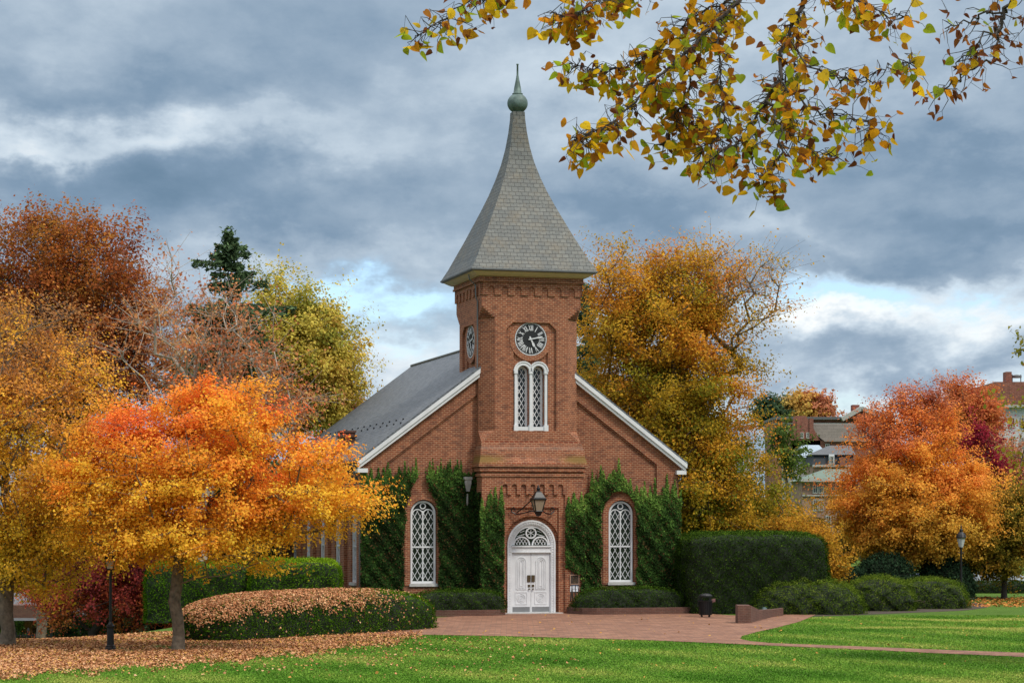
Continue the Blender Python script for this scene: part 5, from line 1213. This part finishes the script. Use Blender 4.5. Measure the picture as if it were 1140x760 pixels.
b.loft([[(X0,0,-1), (X1+1,0,-1), (X1+1,0,zb), (X1-1.2,0,zr+1.2), (X1-3,0,zr+1.2), (X0,0,zb)], [(X0,.8,-1), (X1+1,.8,-1), (X1+1,.8,zb), (X1-1.2,.8,zr+1.2), (X1-3,.8,zr+1.2), (X0,.8,zb)]]); b.build('gable', TOWNB, rt)
b = MB(); b.loft([[(X1-1.5, .9, zr), (XE, .9, zr), (XE, -.5, zb-.2), (X1+1.6, -.5, zb-.2)], [(X1-1.5, 6, zr+.3), (XE, 6, zr+.3), (XE, 11, zb), (X1+1.6, 11, zb)]]); b.build('roof', BROWNROOF, rt)
for a, c in ((887, 891), (901, 905.5)): band(rt, 'chimney', a, c, 465.5, 488, D, TOWNB, .15, 1.2)
for px_, py in ((892.5, 484.5), (899.5, 484.5)): win(rt, px_, py, 2.4, 5, D, -.0)
win(rt, 921, 497, 3, 5, D)
D = 310
rt, w, zt = blg('pale grey house with a light blue metal hip roof', 879, 921, 509, D, 9, GREYW)
b = MB(); zr = P(0,494,D).z; b.loft([[(-w-.5,-.5,zt), (w+.5,-.5,zt), (w+.5,9.5,zt), (-w-.5,9.5,zt)], [(-.2,4,zr), (w-.6,4,zr), (w-.6,5,zr), (-.2,5,zr)]]); b.build('roof', BLUEROOF, rt)
win(rt, 898, 515, 4, 8, D); win(rt, 884, 530, 3.5, 8, D)
D = 300
rt, w, zt = blg('dark mansard roofed house with one white dormer', 905.5, 950, 517.5, D, 8, TOWNB2)
b = MB(); z1, z2 = P(0,506,D).z, P(0,495,D).z; b.loft([[(-w-.2,-.2,zt), (w+.2,-.2,zt), (w+.2,8,zt), (-w-.2,8,zt)], [(-w+.1,.3,z1), (w,.3,z1), (w,8,z1), (-w+.1,8,z1)]]); b.build('mansard', MANS, rt)
b = MB(); b.loft([[(-w-.3,-.1,z1+.01), (w+.3,-.1,z1+.01), (w+.3,8,z1+.01), (-w-.3,8,z1+.01)], [(-w+2.6,2.5,z2), (w,2.5,z2), (w,5,z2), (-w+2.6,5,z2)]]); b.build('roof', GREYROOF, rt)
band(rt, 'cornice', 904.5, 951, 517, 519.5, D, TRIM, .4); band(rt, 'dormer', 922.5, 928.5, 505.5, 517, D, WHITE, .35, 1.5); win(rt, 925.5, 512, 2.6, 7, D, -.4); band(rt, 'chimney', 934, 940, 509, 519, D, TOWNB, .9, .3)
D = 270
rt, w, zt = blg('tan brick building with a green roof and white window bays', 893, 955, 535, D, 10, TOWNB2)
b = MB(); zr = P(0,521,D).z; b.loft([[(-w-.6,-.6,zt), (w+.6,-.6,zt), (w+.6,10.6,zt), (-w-.6,10.6,zt)], [(-w+3.4,4,zr), (w,4,zr), (w,6,zr), (-w+3.4,6,zr)]]); b.build('roof', GREENROOF, rt)
band(rt, 'cornice', 891, 957, 533, 536, D, TRIM, .8); band(rt, 'belt_course', 893, 955, 550.5, 552, D, TRIM, .25)
for px_, py in ((907.5,542.5), (914,542.5), (907.5,562), (914,562), (928,542.5), (935,562), (922,580)): win(rt, px_, py, 3.6, 11, D)
D = 260
rt, w, zt = blg('white painted brick block with a red brick parapet at the right edge', 1108, 1190, 452, D, 14, WHITEB)
band(rt, 'parapet', 1107.5, 1191, 425, 452.5, D, TOWNB, .25, 14.3); band(rt, 'cornice', 1107, 1192, 450.5, 453.5, D, TRIM, .6); band(rt, 'chimney', 1122, 1128.5, 413, 426, D, TOWNB, -1, 2.6)
b = MB(); X = (1136-570)/F*D - rt.location.x; zt2 = P(0,425,D).z
for dx in (-.5, .5): b.tube([(X+dx, 2, zt2), (X+dx, 2, zt2+1.0)], .06, 6)
b.lathe([(.55, .6), (.6, .65), (.6, .85), (.3, .95), (.1, 1.0)], (X, 2, zt2), 12); b.build('rooftop_vent', LEAD, rt)
for px_ in (1115, 1127, 1139, 1152): 
    for py in (470, 492, 515): win(rt, px_, py, 3.6, 9, D)
# brown brick building beyond the iron fence at left
D = 138
rt, w, zt = blg('low brown brick building beyond the iron fence at far left', -30, 62, 690, D, 8, BRICK2); rt['group'] = 'low buildings at the left'
zt = P(0, 690, D).z
b = MB(); b.loft([[(-w-.4,-.4,zt), (w+.4,-.4,zt), (w+.4,8.4,zt), (-w-.4,8.4,zt)], [(-w+1,4,zt+1.6), (w-1,4,zt+1.6), (w-1,4.2,zt+1.6), (-w+1,4.2,zt+1.6)]]); b.build('roof', GREYROOF, rt)

# ------------------------------------------------------------------ overhanging katsura tree, close to the camera
def overhang():
    r = np.random.default_rng(300); D0 = 13.0
    tx, ty = 5.6, 14.0; zg = gzf(tx, ty)
    root = empty('katsura_tree', (tx, ty, zg), 'near tree whose yellow heart shaped leaves hang into the top of the view', 'tree'); base = np.array([tx, ty, zg])
    w = lambda px_, py, dd=0: np.array(P(px_, py - 14, D0 + dd))
    big = MB(); S = []                    # thick limbs; thin segments (a, b, ra, rb)
    def path(pts, r0, r1, wob=.012):
        n_ = 5; out = []; p = [Vector(q) for q in pts]
        for i in range(len(p)-1):
            q0, q1, q2, q3 = p[max(i-1, 0)], p[i], p[i+1], p[min(i+2, len(p)-1)]
            for k in range(n_):
                u = k/n_; out.append(.5*((2*q1) + (q2-q0)*u + (2*q0-5*q1+4*q2-q3)*u*u + (3*q1-q0-3*q2+q3)*u**3))
        out.append(p[-1]); out = [np.array(q) + r.normal(size=3)*wob*(0 < i < len(out)-1) for i, q in enumerate(out)]
        m = len(out)
        if r0 > .06: big.tube([q - base for q in out], [r0 + (r1-r0)*i/(m-1) for i in range(m)], 14)
        else:
          for i in range(m-1): S.append((out[i], out[i+1], r0 + (r1-r0)*i/(m-1), r0 + (r1-r0)*(i+1)/(m-1)))
        return out
    trunk_top = np.array([5.0, 13.8, 8.2])
    path([base, base + [.05, 0, 1.5], base + [-.1, 0, 3.4], [5.2, 13.9, 6.6], trunk_top], .23, .13, .02)
    path([trunk_top, [4.5, 13.6, 9.6], [4.2, 13.6, 11.0]], .12, .03); path([[5.2,13.9,6.8], [6.4,14.4,8.2], [7.2,14.6,9.4]], .10, .03)
    path([[5.2,13.9,6.4], [6.2,13.2,7.2], [7.4,12.8,7.6]], .08, .02)
    A0 = path([trunk_top, [3.6, 13.5, 8.3], w(960, -150, .3), w(912, -60, .1)], .09, .018)
    limbs = []
    limbs.append(path([w(912,-60,.1), w(901,0), w(889,27), w(876,58), w(866,100,-.1), w(854,124,-.1), w(843,147,-.1), w(827,170,-.15), w(804,181,-.2), w(790,196,-.2)], .016, .004))
    B0 = path([w(960,-150,.3), w(900,-70,.5), w(850,-18,.4), w(831,6,.4)], .03, .013)
    limbs.append(path([w(831,6,.4), w(797,39,.3), w(766,73,.2), w(731,104,.2), (w(700,135,.2)), w(664,160,.1), w(642,170,.1)], .013, .003))
    limbs.append(path([w(831,6,.4), w(780,28,.6), w(740,60,.7), w(705,85,.7), w(668,92,.7), w(636,84,.7)], .006, .002))
    limbs.append(path([w(850,-18,.4), w(770,-20,.5), w(700,0,.4), w(660,20,.3), w(640,34,.3), w(612,30,.3)], .006, .002))
    limbs.append(path([w(770,-20,.5), w(680,-40,.5), w(600,-30,.4), w(545,-4,.3), w(512,24,.3), w(482,42,.3), w(462,54,.3)], .006, .002))
    limbs.append(path([w(600,-30,.4), w(560,0,.4), w(535,14,.4)], .006, .003))
    limbs.append(path([w(876,58), w(905,91,-.2), w(930,100,-.3), w(955,104,-.3), w(986,89,-.3), w(1013,83,-.3)], .006, .002))
    limbs.append(path([w(901,0), w(925,5,.2), w(947,12,.2), w(978,27,.2), w(1008,31,.2)], .006, .002))
    limbs.append(path([w(866,100,-.1), w(893,127,-.2), w(932,143,-.3), w(955,150,-.3), w(980,158,-.3)], .006, .002))
    limbs.append(path([w(889,27), w(885,70,.3), w(872,120,.3), w(880,160,.3), w(905,182,.3), w(932,186,.3)], .006, .002))
    limbs.append(path([w(854,124,-.1), w(870,160,-.3), w(862,195,-.3), w(852,214,-.3)], .007, .003))
    limbs.append(path([w(797,39,.3), w(800,80,.1), w(806,120,0), w(800,160,0), w(780,184,0)], .006, .002))
    limbs.append(path([w(766,73,.2), w(768,110,.4), w(748,150,.4), w(740,176,.4)], .007, .003))
    limbs.append(path([w(731,104,.2), w(742,130,.5), w(770,150,.5), w(800,200,.4)], .007, .003))
    limbs.append(path([w(827,170,-.15), w(842,196,-.2), w(858,216,-.2)], .005, .002))
    nd = len(limbs)
    C0 = path([trunk_top, [4.3, 13.2, 8.4], w(1190,-90), w(1145,-12)], .06, .012)
    limbs.append(path([w(1145,-12), w(1120,25), w(1112,50), w(1105,75), w(1080,95), w(1060,106), w(1040,116)], .011, .003))
    limbs.append(path([w(1120,25), w(1095,30,.2), w(1075,38,.2), w(1052,46,.2)], .007, .003))
    limbs.append(path([w(1112,50), w(1098,55,-.2), w(1080,70,-.2), w(1062,88,-.2)], .006, .003))
    limbs.append(path([w(1145,-12), w(1100,-20,.2), w(1065,-12,.2), w(1045,4,.2)], .008, .003))
    limbs.append(path([w(1145,-12), w(1150,30,.2), w(1160,70,.2)], .008, .003))
    pts, kinds = [], []
    cnt = {0:110, 1:190, 2:185, 3:165, 4:92, 5:26, 6:60, 7:70, 8:60, 9:96, 10:38, 11:90, 12:70, 13:84, 14:28, 15:30, 16:18, 17:24, 18:14, 19:6}
    for li, L in enumerate(limbs):
        n_ = cnt[li]; m = len(L)
        for k in range(n_):
            u = r.uniform(.06 if li > 0 else .2, 1.0)*(m-1); i = min(int(u), m-2); p = L[i]*(1-(u-i)) + L[i+1]*(u-i)
            dirv = nrm((L[i+1]-L[i])[None])[0]*.5 + r.normal(size=3)*[1, 1, .8] + [0, 0, -.25]
            ln = r.uniform(.03, .17); q = p + nrm(dirv[None])[0]*ln; mid = (p+q)/2 + r.normal(size=3)*.015
            S.append((p, mid, .0032, .0024)); S.append((mid, q, .0024, .0016))
            for s_ in range(r.integers(1, 3)):
                e = q + r.normal(size=3)*.03 if s_ else q; pe = e + r.normal(size=3)*[.03, .03, .015] + [0, 0, -.035]
                S.append((q, pe, .0012, .0009)); pts.append(pe); kinds.append(li)
    # more small leaves thickly set in the upper left of the spray
    A_ = np.array([s_[0] for s_ in S]); B_ = np.array([s_[1] for s_ in S])
    big.build('trunk', BARKD, root, smooth=True)
    frusta('branches', A_ - base, B_ - base, np.array([s_[2] for s_ in S]), np.array([s_[3] for s_ in S]), BARKD, root, 6)
    # heart shaped leaf outline, stalk at origin, tip along +y
    prof = np.array([(0,.0), (.16,-.07), (.34,-.02), (.46,.16), (.44,.38), (.32,.62), (.15,.84), (0,1.02)])
    V, Fs, cols = [], [], []
    cy_ = [(220,176,30), (204,160,28), (226,186,46), (176,166,40), (210,150,30), (206,136,30), (170,108,38)]
    br_ = [(140,84,42), (112,62,36), (160,100,46), (120,70,42)]
    for p, li in zip(pts, kinds):
        dark = r.random() < (.78 if li >= nd else .22); green = r.random() < .16
        size = r.uniform(.040, .080)*(.78 if dark else 1)
        T = nrm((r.normal(size=3)*[.75, .75, .45] + [0, 0, -.55])[None])[0]; Nn = r.normal(size=3) + [0, -.3, .2]; Nn = Nn - T*np.dot(Nn, T); Nn = nrm(Nn[None])[0]; Bn = np.cross(T, Nn)
        fold = r.uniform(.5, 1.3) if dark else r.uniform(.05, .5); curl = r.uniform(-.5, .5)*(1.6 if dark else .8)
        b0 = len(V); k = len(prof)
        for sx in (1, -1):
            for (x, y) in prof[1:-1]: V.append(p + size*(T*y + Bn*sx*x*.98*math.cos(fold) + Nn*(x*math.sin(fold) + curl*y*y*.5)))
        for y in (0, .33, .66, 1.02): V.append(p + size*(T*y + Nn*curl*y*y*.5))
        R_ = [b0+i for i in range(6)]; L_ = [b0+6+i for i in range(6)]; M = [b0+12+i for i in range(4)]
        for X, fl2 in ((R_, 0), (L_, 1)):
            fs = [(M[0], X[0], X[1], X[2], M[1]), (M[1], X[2], X[3], X[4], M[2]), (M[2], X[4], X[5], M[3])]
            Fs += [f[::-1] if fl2 else f for f in fs]
        pal_ = br_ if dark else cy_; c1 = lin(*pal_[r.integers(0, len(pal_) if not green else len(pal_))]); c1 = lin(150,164,40) if green and not dark else c1
        c1 = np.array(c1)*r.uniform(.8, 1.15)*1.2; cols += [c1]*6
    me = bpy.data.meshes.new('leaves'); me.from_pydata([tuple(v - base) for v in V], [], Fs); me.materials.append(LEAFB)
    a = me.attributes.new('Col', 'FLOAT_COLOR', 'FACE'); c4 = np.ones((len(Fs), 4), np.float32); c4[:, :3] = np.array(cols); a.data.foreach_set('color', c4.ravel())
    me.polygons.foreach_set('use_smooth', np.ones(len(Fs), bool)); me.update(); o = bpy.data.objects.new('leaves', me); COL.objects.link(o); o.parent = root
overhang()
